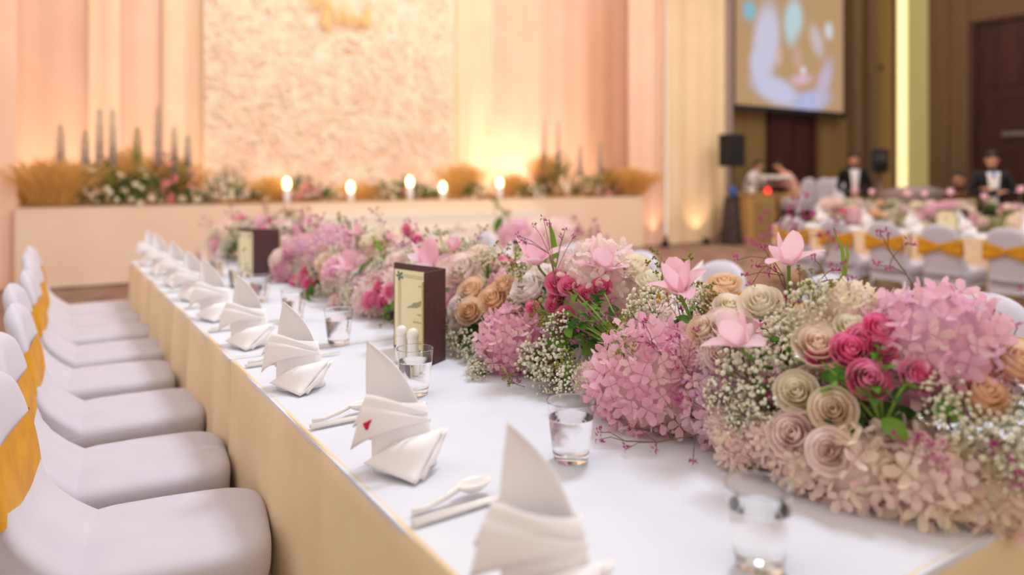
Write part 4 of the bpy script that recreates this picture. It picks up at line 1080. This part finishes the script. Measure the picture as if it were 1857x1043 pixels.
def tulip(h, r, foot, mode, i, root=gl, off=OFF):
    h = Vector(h); foot = Vector(foot); base = h - Vector((0, 0, r * .55)); ax = (h - foot); ax = (ax.normalized() + Vector((0, 0, .8))).normalized()
    Mx = off @ Matrix.Translation(base) @ rot_to(ax, i * 1.3 + .4)
    o = tag(link('tulip', None, root, Mx), 'pink tulip on a pale green stem') if False else None
    inv = (Matrix.Translation(base) @ rot_to(ax, i * 1.3 + .4)).inverted(); f = inv @ foot
    b = MB(); mid = f * .5 + Vector((0, 0, -.02)); b.tube([(0, 0, r * .08), (0, 0, -.012), mid, f], [.0055, .0042, .0045, .0048], 7)
    b.ell((0, 0, r * .1), r * .12, 8, 5)
    o = b.build('tulip', M['stem'], root); o.matrix_local = Mx; tag(o, 'pink tulip on a pale green stem')
    st = TPM[mode][i % len(TPM[mode])]
    for me in st: link('petal', me, o, Matrix.Scale(r * 1.12, 4)); count['tpetal'] += 1
# mossy foam base
b = MB()
def base_fn(u, v):
    y = -2.62 + 5.28 * u; k = min(1, min(u, 1 - u) * 14) ** .5; a = PI * v
    return (math.cos(a) * .17 * k, y, max(0, math.sin(a)) * .17 * k * (1 + .15 * noise.noise(Vector((y * 4, v * 3, 0)))))
b.grid(base_fn, 80, 10); b.build('foam_base', M['foam'], gl)
rose_n = 0; hyd_n = 0; ti = 0
for it in FL:
    k, x, y, z, r = it[:5]
    if k == 'H':
        big = hyd_n in (0, 1); hyd_n += 1
        hydrangea(x, y, z, r, it[5], big)
    elif k == 'R':
        big = count['petal'] < 285 and y < 2.6; rose(x, y, z, r, it[5], big)
    elif k == 'T': tulip((x, y, z), r, it[6], it[5], ti); ti += 1
    elif k == 'G': put('gypsophila_sprig', random.choice(BAB), x, y, z, normal_at(x, y, z) + Vector((-.2, -.3, .2)), r * 1.15, random.uniform(0, 6))
    elif k == 'S': put('seeded_sprig', random.choice(SEE), x, y, z, normal_at(x, y, z) + Vector((0, 0, .5)), r * 1.3, random.uniform(0, 6))
    elif k == 'L': put('limonium_sprig', random.choice(LIM), x, y, z, normal_at(x, y, z) + Vector((0, 0, .7)), r * 1.35, random.uniform(0, 6))
    elif k == 'F':
        for q in range(4):
            n = (normal_at(x, y, z) + Vector((random.uniform(-.9, .9), random.uniform(-.9, .9), random.uniform(-.3, .6)))).normalized()
            put('leaf', LEAF, x + random.uniform(-1, 1) * r * .6, y + random.uniform(-1, 1) * r * .6, z + random.uniform(-.5, .5) * r, n, r * random.uniform(.8, 1.3), random.uniform(0, 6))
# filling along the rest of the runner
def fill(y0, y1, nh, nr, nb, ns, nl, nf, a=.25, bb=.25, gx=GX, root=gl, off=OFF, rs=1.0, zt=.7525):
    def spot(q=1.0):
        y = random.uniform(y0, y1); th = random.uniform(.12, PI - .12); return gx - math.cos(th) * a * q, y, zt + math.sin(th) * bb * q
    def nm(x, y, z): return Vector((x - gx, 0, max(.03, z - zt))).normalized()
    for i in range(nh):
        x, y, z = spot(.85); hydrangea(x, y, max(z, zt + .10), random.uniform(.08, .12) * rs, random.choice(['pink', 'pale', 'lilac', 'pale', 'cream', 'lilac']), False, root, off)
    for i in range(nr):
        x, y, z = spot(1.05); rose(x, y, max(z, zt + .05), random.uniform(.035, .06) * rs, random.choice(['blush', 'white', 'cream', 'peachlight', 'blush', 'dusty', 'hot']), False, root, off, nm(x, y, z) + Vector((random.uniform(-.5, .2), random.uniform(-.6, .2), .2)), root is gl)
    for i in range(nb):
        x, y, z = spot(1.08); put('gypsophila_sprig', random.choice(BAB), x, y, z, nm(x, y, z) + Vector((random.uniform(-.3, .3), random.uniform(-.3, .3), .2)), random.uniform(.06, .09) * rs, random.uniform(0, 6), root, off)
    for i in range(ns):
        x, y, z = spot(1.1); put('seeded_sprig', random.choice(SEE), x, y, z, nm(x, y, z) + Vector((random.uniform(-.3, .3), random.uniform(-.3, .3), .5)), random.uniform(.07, .11) * rs, random.uniform(0, 6), root, off)
    for i in range(nl):
        x, y, z = spot(1.1); put('limonium_sprig', random.choice(LIM), x, y, z, nm(x, y, z) + Vector((random.uniform(-.3, .3), random.uniform(-.3, .3), .6)), random.uniform(.08, .13) * rs, random.uniform(0, 6), root, off)
    for i in range(nf):
        x, y, z = spot(1.0); n = nm(x, y, z) + Vector((random.uniform(-.7, .7), random.uniform(-.7, .7), random.uniform(-.2, .5)))
        put('leaf', LEAF, x, y, z, n, random.uniform(.05, .09) * rs, random.uniform(0, 6), root, off)
fill(2.6, 6.0, 40, 70, 70, 24, 26, 60)
fill(5.35, 5.97, 9, 12, 16, 4, 6, 20, gx=1.27, a=.17, bb=.22)
fill(.85, 2.6, 10, 14, 34, 6, 6, 70, a=.21, bb=.20)
# spray-rose stems that gather deep pink buds into two clusters
def spray(root_p, names, green):
    for (x, y, z) in names:
        a = Vector(root_p); c = Vector((x, y, z)); n = normal_at(x, y, z); m = a.lerp(c, .5) + n * .03
        b = MB(); b.tube([a, a.lerp(m, .6), m, m.lerp(c, .6) + n * .008, c], [.0036, .0034, .003, .0027, .0024], 6); o = b.build('rose_stem', M['stem'], gl); o.matrix_local = OFF
        for q in range(3):
            t = random.uniform(.25, .9); p = a.lerp(c, t) + n * .03 * math.sin(PI * t)
            put('leaf', LEAF, p.x, p.y, p.z, n + Vector((random.uniform(-.8, .8), random.uniform(-.8, .8), random.uniform(-.2, .6))), random.uniform(.022, .045), random.uniform(0, 6))
hots = [(it[1], it[2], it[3]) for it in FL if it[0] == 'R' and it[5] == 'hot']
spray(SPRAY_A, hots[:8], 0); spray(SPRAY_B, hots[8:15], 0)
# blades of the tulips
for (x, y, z), n, s in (((1.40, 1.93, 1.06), (-.3, -.2, 1), .19), ((1.44, 2.05, 1.02), (.2, .3, 1), .16), ((1.60, 1.05, 1.08), (-.2, 0, 1), .17), ((1.62, 1.08, 1.08), (.4, 0, 1), .14), ((1.35, 3.1, .98), (-.6, .3, .8), .16), ((1.33, 3.2, .98), (-.5, -.5, .7), .16), ((1.3, 2.65, .98), (.1, .4, 1), .12)):
    o = link('tulip_leaf', BLADE, gl, OFF @ Matrix.Translation((x, y, z)) @ rot_to(n, random.uniform(0, 6)) @ Matrix.Rotation(-PI / 2, 4, 'Y') @ Matrix.Scale(s, 4))
# long trailing limonium sprays lying on the cloth
def trail(pts, tips):
    b = MB(); sc = .011 if pts[0][1] < 2.3 else .016; b.tube(pts, [.0016] * len(pts), 4, False, .5, 1); rd = random.Random(7)
    for t in tips:
        base = Vector(pts[min(len(pts) - 1, int(t[3]))]); tp = Vector(t[:3]); b.tube([base, base.lerp(tp, .6) + Vector((0, 0, .008)), tp], .0011, 4, False, .5, 1)
        for i in range(10):
            c = tp + Vector((rd.uniform(-.007, .007), rd.uniform(-.007, .007), rd.uniform(-.003, .008)))
            b.merge(leafme, Matrix.Translation(c) @ rot_to((rd.uniform(-1, 1), rd.uniform(-1, 1), rd.uniform(0, 1)), rd.uniform(0, 6)) @ Matrix.Scale(sc, 4), rd.random(), 0)
    o = b.build('limonium_spray', [M['limo'], M['twig']], gl); o.matrix_local = OFF
trail([(1.36, 1.12, .83), (1.24, 1.17, .785), (1.17, 1.22, .768), (1.12, 1.27, .765)], [(1.095, 1.33, .772, 3), (1.07, 1.30, .768, 3), (1.09, 1.23, .766, 2), (1.14, 1.19, .765, 2), (1.16, 1.10, .764, 1), (1.17, 1.31, .775, 2)])
trail([(1.30, 1.80, .86), (1.22, 1.82, .82), (1.17, 1.82, .79)], [(1.145, 1.83, .775, 2), (1.15, 1.80, .77, 2), (1.17, 1.79, .768, 2), (1.19, 1.84, .79, 1)])
for pts, tips in TR: trail(pts, [(*t, max(1, len(pts) - 1 - k % 3)) for k, t in enumerate(tips)])
# ------------------------------------------------------------------ flower runner of the second table
g2 = empty('flower_runner', (8.95, 4.7, .7525)); tag(g2, 'pink flower runner on the second table behind the gold bows', 'flower arrangement')
O2 = Matrix.Translation((-8.95, -4.7, -.7525))
b = MB(); b.grid(lambda u, v: (math.cos(PI * v) * .22, -1.4 + 2.85 * u, max(0, math.sin(PI * v)) * .18), 40, 8); b.build('foam_base', M['foam'], g2)
fill(3.35, 6.05, 26, 34, 24, 8, 6, 50, a=.27, bb=.26, gx=8.95, root=g2, off=O2, rs=1.15)
for i, (x, y, z) in enumerate(((8.9, 5.62, 1.21), (8.85, 5.35, 1.18), (8.9, 4.93, 1.18), (8.9, 4.72, 1.17), (8.95, 4.45, 1.2), (8.9, 4.06, 1.15), (8.95, 3.72, 1.24), (8.9, 3.52, 1.2), (8.9, 3.38, 1.14))):
    tulip((x, y, z), .075, (8.95, y + .02, .92), 'closed' if i % 2 else 'open', i, g2, O2)
# ------------------------------------------------------------------ back of the hall: screen, podium, loudspeakers
e = empty('projection_screen', (15.2, 11.22, 3.0)); tag(e, 'large projection screen showing a blurred photo of a couple in white', 'screen')
def screen_mat():
    m = bpy.data.materials.new('projected_picture'); m.use_nodes = True; nt = m.node_tree; nt.nodes.clear(); N = nt.nodes.new; Lk = nt.links.new
    out = N('ShaderNodeOutputMaterial'); em = N('ShaderNodeEmission'); em.inputs[1].default_value = .78; tc = N('ShaderNodeTexCoord')
    base = N('ShaderNodeRGB'); base.outputs[0].default_value = lin((196, 158, 116)); cur = base.outputs[0]
    nz = N('ShaderNodeTexNoise'); nz.inputs['Scale'].default_value = 2.2
    Lk(tc.outputs['Object'], nz.inputs['Vector'])
    # (x, z, rx, rz, rot, colour, softness) in metres on the screen
    B = [(-1.55, 2.2, .30, .30, 0, (140, 196, 214), .5), (-.95, 1.55, .55, 1.1, .15, (214, 210, 230), .4), (.05, 2.1, .42, .7, .1, (196, 220, 226), .4), (-1.2, .95, .42, .5, -.3, (212, 208, 232), .45),
         (-.6, .42, 1.05, .38, .2, (210, 208, 236), .4), (.75, .25, .95, .33, -.18, (190, 194, 232), .45), (1.25, .75, .32, .8, .45, (206, 190, 214), .5), (.55, 1.5, .62, .62, 0, (196, 160, 116), .5),
         (.95, 1.75, .30, .55, -.5, (214, 196, 198), .5), (1.45, 2.05, .22, .28, 0, (224, 226, 226), .5), (.2, 1.25, .22, .36, 0, (216, 172, 156), .5), (.35, .75, .55, .18, -.15, (226, 190, 200), .5), (.42, .98, .12, .12, 0, (240, 244, 250), .5), (-.5, 1.25, .16, .3, 0, (222, 186, 176), .5)]
    for x, z, rx, rz, ro, c, so in B:
        mp = N('ShaderNodeMapping'); mp.vector_type = 'TEXTURE'; mp.inputs['Location'].default_value = (x, 0, z); mp.inputs['Rotation'].default_value = (0, ro, 0); mp.inputs['Scale'].default_value = (rx, 1, rz)
        Lk(tc.outputs['Object'], mp.inputs[0]); ln = N('ShaderNodeVectorMath'); ln.operation = 'LENGTH'; sep = N('ShaderNodeVectorMath'); sep.operation = 'MULTIPLY'; sep.inputs[1].default_value = (1, 0, 1)
        Lk(mp.outputs[0], sep.inputs[0]); Lk(sep.outputs[0], ln.inputs[0])
        mr = N('ShaderNodeMapRange'); mr.interpolation_type = 'SMOOTHSTEP'; mr.inputs['From Min'].default_value = 1.15; mr.inputs['From Max'].default_value = 1.15 - so * 1.7; Lk(ln.outputs['Value'], mr.inputs[0])
        mx = N('ShaderNodeMixRGB'); mx.inputs[2].default_value = lin(c); Lk(mr.outputs[0], mx.inputs[0]); Lk(cur, mx.inputs[1]); cur = mx.outputs[0]
    Lk(cur, em.inputs[0]); Lk(em.outputs[0], out.inputs[0]); return m
b = MB(); b.box((0, 0, 1.95), (4.1, .02, 3.9)); b.build('picture', screen_mat(), e, False)
b = MB(); 
for sx in (-1, 1): b.box((sx * 2.1, 0, 1.9), (.10, .05, 4.1))
b.box((0, 0, -.04), (4.3, .06, .12)); b.build('frame', M['black'], e, False)
# podium
e = empty('podium', (12.3, 10.05, 0)); tag(e, 'light wooden podium with a grey-brown front panel near the cream drape', 'podium')
b = MB(); b.box((0, 0, .5), (.82, .56, 1.0)); mod_bev(b.build('body', M['wood_tan'], e, False), .01)
b = MB(); b.box((.02, -.285, .5), (.58, .02, .78)); mod_bev(b.build('front_panel', M['wood_grey'], e, False), .006)
b = MB(); b.box((0, 0, 1.02), (.90, .62, .04)); mod_bev(b.build('top', M['wood_tan'], e, False), .01)
b = MB(); b.ell((0, 0, .06), (.07, .07, .07), 12, 8); b.lathe([(.05, 0), (.055, .01), (.02, .02)], 12); o = b.build('white_ball_lamp', M['white_paint']); o.location = (12.12, 9.9, 1.04); tag(o, 'small round white lamp on the podium', 'lamp')
b = MB(); b.ell((0, 0, .06), (.06, .05, .05), 12, 8); b.lathe([(.06, 0), (.06, .02), (.03, .03)], 12); o = b.build('red_indicator', M['red_led']); o.location = (12.62, 9.9, 1.04); tag(o, 'glowing red light on the podium', 'light')
# loudspeaker on its stand
e = empty('speaker_stand', (11.78, 10.12, 0)); tag(e, 'black speaker stand wrapped in dark patterned cloth beside the podium', 'stand')
b = MB(); b.tube([(0, 0, 0), (0, 0, 1.58)], .02, 8); b.build('pole', M['black'], e)
for k in range(3):
    a = k * 2 * PI / 3 + .4; b = MB(); b.tube([(0, 0, .7), (math.cos(a) * .34, math.sin(a) * .34, .015)], .014, 6); b.build('leg', M['black'], e)
b = MB(); b.grid(lambda u, v: ((.23 - .09 * v + .02 * math.sin(u * 38)) * math.cos(2 * PI * u), (.2 - .08 * v + .02 * math.sin(u * 38)) * math.sin(2 * PI * u), .03 + v * .92), 48, 6, cu=True); b.build('wrap', M['dark_print'], e)
b = MB(); b.ell((-.02, -.04, 1.06), (.085, .085, .13), 10, 8); b.build('blue_cloth', M['blue'], e)
e = empty('loudspeaker', (11.78, 10.12, 1.58)); tag(e, 'black loudspeaker box on the stand beside the cream drape', 'speaker')
b = MB(); b.box((0, 0, .33), (.42, .34, .66)); mod_bev(b.build('cabinet', M['black'], e, False), .02)
b = MB(); b.box((0, -.178, .33), (.37, .012, .6)); mod_bev(b.build('grille', M['black'], e, False), .01)
# covered console, case, fixture on pole
e = empty('covered_console', (12.55, 6.82, 0)); tag(e, 'low console under a grey cloth in front of the lit pillar', 'console')
b = MB(); b.grid(lambda u, v: ((.60 - .05 * v) * math.copysign(abs(math.cos(2 * PI * u)) ** .4, math.cos(2 * PI * u)) * (1 if v < .95 else .55), (.40 - .04 * v) * math.copysign(abs(math.sin(2 * PI * u)) ** .4, math.sin(2 * PI * u)) * (1 if v < .95 else .5) + .015 * math.sin(u * 60) * (1 - v), 1.2 * min(v * 1.05, 1) + .02 * math.sin(u * 12)), 64, 20, cu=True)
n = len(b.v); b.f.append(tuple(range(n - 64, n))); b.mi.append(0); o = b.build('cover', M['grey_cloth'], e); 
b = MB(); b.box((0, 0, .55), (.9, .55, 1.06)); b.build('body', M['wood_dark'], e, False)
e = empty('brown_case', (12.05, 5.75, 0)); tag(e, 'brown wooden case beside the man in the dark suit', 'case')
b = MB(); b.box((0, 0, .55), (.46, .46, 1.1)); mod_bev(b.build('body', M['brown_box'], e, False), .02)
b = MB(); b.box((0, 0, 1.12), (.5, .5, .05)); mod_bev(b.build('lid', M['brown_box'], e, False), .015)
for z in (.3, .75):
    b = MB(); b.box((-.235, 0, z), (.012, .3, .1)); b.build('handle', M['metal'], e, False)
e = empty('moving_light', (12.5, 7.42, 0)); tag(e, 'black stage light on a grey pole beside the lit pillar', 'stage light')
b = MB(); b.lathe([(.2, 0), (.2, .03), (.03, .06), (.025, 1.45)], 14); b.build('pole', M['metal'], e)
b = MB(); b.box((.02, 0, 1.66), (.26, .24, .42), Matrix.Rotation(.25, 3, 'Z')); mod_bev(b.build('head', M['black'], e, False), .03)
b = MB(); b.lathe([(.11, 0), (.12, .04), (.12, .16), (.09, .2)], 16, Matrix.Translation((-.17, -.02, 1.62)) @ Matrix.Rotation(R_(80), 4, 'X') @ Matrix.Rotation(.3, 4, 'Y')); b.build('lens_barrel', M['black'], e)
# low riser with the musicians' corner
b = MB(); b.box((14.2, 10.3, .22), (2.5, 2.0, .44)); o = b.build('riser', M['wood_dark'], None, False); mod_bev(o, .01); tag(o, 'low dark riser where people sit by the back wall', 'riser')
def slip_chair(x, y, z, rz, label):
    o = copy_tree(proto); o.location = (x, y, z); o.rotation_euler = (0, 0, rz); tag(o, label, 'chair', 'white chairs on the riser')
    for ch in list(o.children):
        if ch.name.split('.')[0] in ('sash', 'bow', 'knot'): bpy.data.objects.remove(ch)
slip_chair(13.85, 9.62, .44, R_(60), 'white covered chair on the riser with a black bag on it')
slip_chair(14.55, 9.75, .44, R_(200), 'white covered chair on the riser beside the standing man')
slip_chair(13.28, 9.72, .44, R_(80), 'white covered chair on the riser behind the podium')
b = MB(); b.ell((0, 0, .09), (.2, .13, .1), 14, 8); b.tube([(-.12, 0, .15), (0, 0, .26), (.12, 0, .15)], .012, 6); o = b.build('black_bag', M['black']); o.location = (13.83, 9.66, .91); tag(o, 'black bag on the white chair on the riser', 'bag')
e = empty('keyboard', (13.28, 10.28, .44)); tag(e, 'white keyboard on a stand between two seated people', 'keyboard')
b = MB(); b.box((0, 0, .92), (.95, .3, .07)); mod_bev(b.build('body', M['white_paint'], e, False), .015)
b = MB(); b.box((0, -.06, .96), (.88, .14, .012)); b.build('keys', M['ceramic'], e, False)
for s in (-1, 1):
    b = MB(); b.tube([(s * .3, -.1, 0), (-s * .3, .1, .88)], .015, 6); b.build('stand', M['black'], e)

# ------------------------------------------------------------------ people
def person(name, loc, rz, J, bones, mats, label, extras=None):
    """J: joint -> (x,y,z,r); bones: (a,b,material index); +x is the way the person faces"""
    root = empty(name, loc, rz); tag(root, label, 'person')
    keys = list(J); idx = {k: i for i, k in enumerate(keys)}
    me = bpy.data.meshes.new('body_skeleton'); me.from_pydata([J[k][:3] for k in keys], [(idx[a], idx[c]) for a, c, _ in bones], [])
    tmp = bpy.data.objects.new('body_skeleton', me); COL.objects.link(tmp)
    sk = tmp.modifiers.new('skin', 'SKIN'); sk.use_smooth_shade = True
    for i, k in enumerate(keys):
        d = me.skin_vertices[0].data[i]; d.radius = (J[k][3], J[k][3] * (J[k][4] if len(J[k]) > 4 else 1)); d.use_root = (k == 'pelvis')
    mod_sub(tmp, 2)
    dg = bpy.context.evaluated_depsgraph_get(); em = bpy.data.meshes.new_from_object(tmp.evaluated_get(dg)); bpy.data.objects.remove(tmp)
    em.materials.clear()
    for m in mats: em.materials.append(M[m])
    segs = [(Vector(J[a][:3]), Vector(J[c][:3]), mi, (J[a][3] + J[c][3]) / 2) for a, c, mi in bones]
    for p in em.polygons:
        c = p.center; best = 9; bi = 0
        for a, q, mi, r in segs:
            ab = q - a; t = max(0, min(1, (c - a).dot(ab) / max(ab.length_squared, 1e-6))); dd = (a + ab * t - c).length - r
            if dd < best: best = dd; bi = mi
        p.material_index = bi; p.use_smooth = True
    # hands: palm with five bent fingers, joined to the same body mesh
    bmh = bmesh.new(); bmh.from_mesh(em); hb = MB()
    for w_, tip in (('wrist_l', 'hand_l'), ('wrist_r', 'hand_r')):
        a = Vector(J[w_][:3]); d = (Vector(J[tip][:3]) - a).normalized(); s = d.cross(Vector((0, 0, 1))); s = s.normalized() if s.length > .1 else Vector((0, 1, 0)); nrm = s.cross(d)
        hb.ell(a + d * .05, (.048, .040, .022), 10, 6, Matrix((d, s, nrm)).transposed())
        for q, (o_, ln) in enumerate(((-.027, .062), (-.009, .074), (.009, .070), (.027, .054))):
            p0 = a + d * .085 + s * o_; hb.tube([p0, p0 + d * ln * .5 - nrm * .008, p0 + d * ln * .85 - nrm * .03], [.0095, .0085, .007], 6)
        p0 = a + d * .03 - s * .036; hb.tube([p0, p0 + d * .035 - s * .022, p0 + d * .065 - s * .026 - nrm * .012], [.011, .010, .008], 6)
    hm = hb.mesh('hands', M['skin']); n0 = len(bmh.faces); bmh.from_mesh(hm); bmh.faces.ensure_lookup_table()
    for f in bmh.faces[n0:]: f.material_index = mats.index('skin'); f.smooth = True
    bmh.to_mesh(em); bmh.free(); link('body', em, root)
    # face and hair
    h = Vector(J['head'][:3]); 
    hd = Vector((J['face'][0] - J['head'][0], J['face'][1] - J['head'][1], 0)).normalized() if 'face' in J else Vector((1, 0, 0))
    Mh = Matrix.Translation(h) @ Matrix.Rotation(math.atan2(hd.y, hd.x), 4, 'Z')
    b = MB()
    def hair(u, v):
        f = max(0, math.cos(2 * PI * u)); t = v * (1.85 - .85 * f); return (-.014 + .098 * math.cos(2 * PI * u) * math.sin(t), .090 * math.sin(2 * PI * u) * math.sin(t), .008 + .125 * math.cos(t))
    b.grid(hair, 24, 8, cu=True)
    o = b.build('hair', M['hair'], root); o.matrix_local = Mh; mod_solid(o, .006, 1)
    b = MB(); b.ell((.092, 0, -.012), (.020, .014, .024), 8, 6); 
    for s in (-1, 1): b.ell((0, s * .082, -.005), (.018, .010, .030), 8, 6)
    o = b.build('nose_and_ears', M['skin'], root); o.matrix_local = Mh
    b = MB()
    for s in (-1, 1): b.ell((.080, s * .032, .014), (.010, .014, .008), 8, 5); b.box((.084, s * .032, .034), (.008, .034, .007))
    o = b.build('eyes', M['eye'], root); o.matrix_local = Mh
    b = MB(); b.ell((.082, 0, -.055), (.010, .024, .007), 8, 5); o = b.build('mouth', M['lip'], root); o.matrix_local = Mh
    if extras: extras(root)
    return root
def standing(hgt, arms):
    k = hgt / 1.75; J = {'pelvis': (0, 0, .95, .15, .85), 'waist': (0, 0, 1.10, .14, .95), 'chest': (-.01, 0, 1.30, .155, 1.15), 'neck0': (-.01, 0, 1.47, .075), 'neck': (0, 0, 1.53, .052), 'head': (.012, 0, 1.645, .088), 'crown': (.005, 0, 1.70, .070),
         'sh_l': (-.01, .18, 1.42, .075), 'sh_r': (-.01, -.18, 1.42, .075), 'hip_l': (0, .095, .88, .095), 'hip_r': (0, -.095, .88, .095), 'knee_l': (.015, .11, .50, .068), 'knee_r': (.015, -.11, .50, .068),
         'ank_l': (-.01, .12, .10, .050), 'ank_r': (-.01, -.12, .10, .050), 'toe_l': (.15, .14, .04, .040), 'toe_r': (.15, -.14, .04, .040)}
    if arms == 'crossed':
        J.update({'el_l': (.04, .27, 1.15, .055), 'el_r': (.04, -.27, 1.15, .055), 'wrist_l': (.215, -.03, 1.20, .036), 'wrist_r': (.235, .03, 1.15, .036), 'hand_l': (.17, -.16, 1.25, .02), 'hand_r': (.19, .16, 1.21, .02)})
    elif arms == 'clasped':
        J.update({'el_l': (-.02, .26, 1.13, .052), 'el_r': (-.02, -.26, 1.13, .052), 'wrist_l': (.20, .07, 1.02, .034), 'wrist_r': (.20, -.07, 1.02, .034), 'hand_l': (.24, -.02, .97, .02), 'hand_r': (.26, .02, .97, .02)})
    return {q: tuple(v[i] * k if i < 4 else v[i] for i in range(len(v))) for q, v in J.items()}
BON = [('pelvis', 'waist', 0), ('waist', 'chest', 0), ('chest', 'neck0', 0), ('neck0', 'neck', 1), ('neck', 'head', 1), ('head', 'crown', 1), ('chest', 'sh_l', 0), ('chest', 'sh_r', 0), ('sh_l', 'el_l', 0), ('sh_r', 'el_r', 0), ('el_l', 'wrist_l', 0), ('el_r', 'wrist_r', 0),
       ('pelvis', 'hip_l', 2), ('pelvis', 'hip_r', 2), ('hip_l', 'knee_l', 2), ('hip_r', 'knee_r', 2), ('knee_l', 'ank_l', 2), ('knee_r', 'ank_r', 2), ('ank_l', 'toe_l', 2), ('ank_r', 'toe_r', 2)]
def suit_front(zk, badge):
    def f(root):
        b = MB(); b.grid(lambda u, v: (.170 + .022 * math.cos((u - .5) * 3) + .01 * math.sin(v * 3) - .085 * max(0, v - .55), (u - .5) * (.07 + .09 * v), (1.02 + .44 * v) * zk), 8, 8); o = b.build('shirt_front', M['shirt'], root); mod_solid(o, .01)
        b = MB(); b.add([(.205, -.022, 1.10 * zk), (.205, .022, 1.10 * zk), (.172, .018, 1.40 * zk), (.172, -.018, 1.40 * zk), (.208, 0, 1.06 * zk), (.158, .026, 1.45 * zk), (.158, -.026, 1.45 * zk)], [(0, 1, 2, 3), (4, 1, 0), (3, 2, 5, 6)]); o = b.build('tie', M['blue' if badge else 'shirt'], root); mod_solid(o, .012)
        if badge:
            b = MB(); b.box((.235, .07, .90 * zk), (.01, .08, .12)); b.build('badge', M['shirt'], root, False)
            b = MB(); b.box((.225, .10, .80 * zk), (.01, .06, .06)); b.build('badge_clip', M['blue'], root, False)
    return f
cam_dir = lambda x, y: math.atan2(-y, -x)
person('person', (11.46, 5.13, 0), cam_dir(11.46, 5.13) + .15, standing(1.72, 'crossed'), BON, ['black_cloth', 'skin', 'black_cloth'], 'man in dark suit, white shirt and blue tie with arms crossed', suit_front(1.72 / 1.75, True))
person('person', (12.6, 7.97, 0), cam_dir(12.6, 7.97) + .1, standing(1.80, 'clasped'), BON, ['black_cloth', 'skin', 'black_cloth'], 'man in black suit and white shirt standing with hands clasped', suit_front(1.80 / 1.75, False))
def seated(lean, arms=1.0):
    c = lambda h: .34 * lean * h
    return {'pelvis': (0, 0, .50, .15, .9), 'waist': (c(.15), 0, .66, .14), 'chest': (c(.45), 0, .86, .145, 1.1), 'neck0': (c(.75), 0, 1.02, .07), 'neck': (c(.85), 0, 1.07, .05), 'head': (c(1.05) + .01, 0, 1.18, .088), 'crown': (c(1.1), 0, 1.24, .07),
            'sh_l': (c(.65), .18, .97, .07), 'sh_r': (c(.65), -.18, .97, .07), 'el_l': (.20 + c(.3), .24, .74, .05), 'el_r': (.20 + c(.3), -.24, .74, .05), 'wrist_l': (.42 + c(.2), .12, .78, .034), 'wrist_r': (.42 + c(.2), -.12, .78, .034), 'hand_l': (.5 + c(.2), .1, .77, .02), 'hand_r': (.5 + c(.2), -.1, .77, .02),
            'hip_l': (.06, .1, .50, .10), 'hip_r': (.06, -.1, .50, .10), 'knee_l': (.44, .13, .50, .07), 'knee_r': (.44, -.13, .50, .07), 'ank_l': (.42, .13, .09, .05), 'ank_r': (.42, -.13, .09, .05), 'toe_l': (.56, .14, .04, .04), 'toe_r': (.56, -.14, .04, .04)}
def stool(x, y, z, label):
    e = empty('stool', (x, y, z)); tag(e, label, 'stool')
    b = MB(); b.lathe([(.16, .34), (.17, .345), (.17, .37), (.15, .38)], 16); b.build('seat', M['black'], e)
    for k in range(4):
        a = k * PI / 2 + .78; b = MB(); b.tube([(math.cos(a) * .12, math.sin(a) * .12, .345), (math.cos(a) * .17, math.sin(a) * .17, 0)], .012, 6); b.build('leg', M['metal'], e)
for (x, y, z, rz, ln, mt, lb) in ((13.16, 10.85, .44, R_(-80), .7, ['shirt', 'skin', 'black_cloth'], 'person in a white shirt sitting at the keyboard behind the podium'),
                                (14.05, 10.28, .44, R_(150), 1.1, ['pinkshirt', 'skin', 'wood_tan'], 'person in a pink shirt bending forward beside the keyboard'),
                                (12.85, 6.15, 0, R_(190), 1.0, ['black_cloth', 'skin', 'black_cloth'], 'person in dark clothes hunched behind the brown case')):
    if z == 0:
        J = seated(ln); J = {k: (v[0], v[1], v[2] + .16, *v[3:]) if k[:3] not in ('ank', 'toe') else v for k, v in J.items()}; sz = .16
    else: J = seated(ln); sz = 0
    person('person', (x, y, z), rz, J, BON, mt, lb)
    stool(x, y, z + sz - .02 if sz else z, 'black round stool under the ' + lb.replace(' sitting at the keyboard behind the podium', '').replace(' bending forward beside the keyboard', '').replace(' hunched behind the brown case', ''))
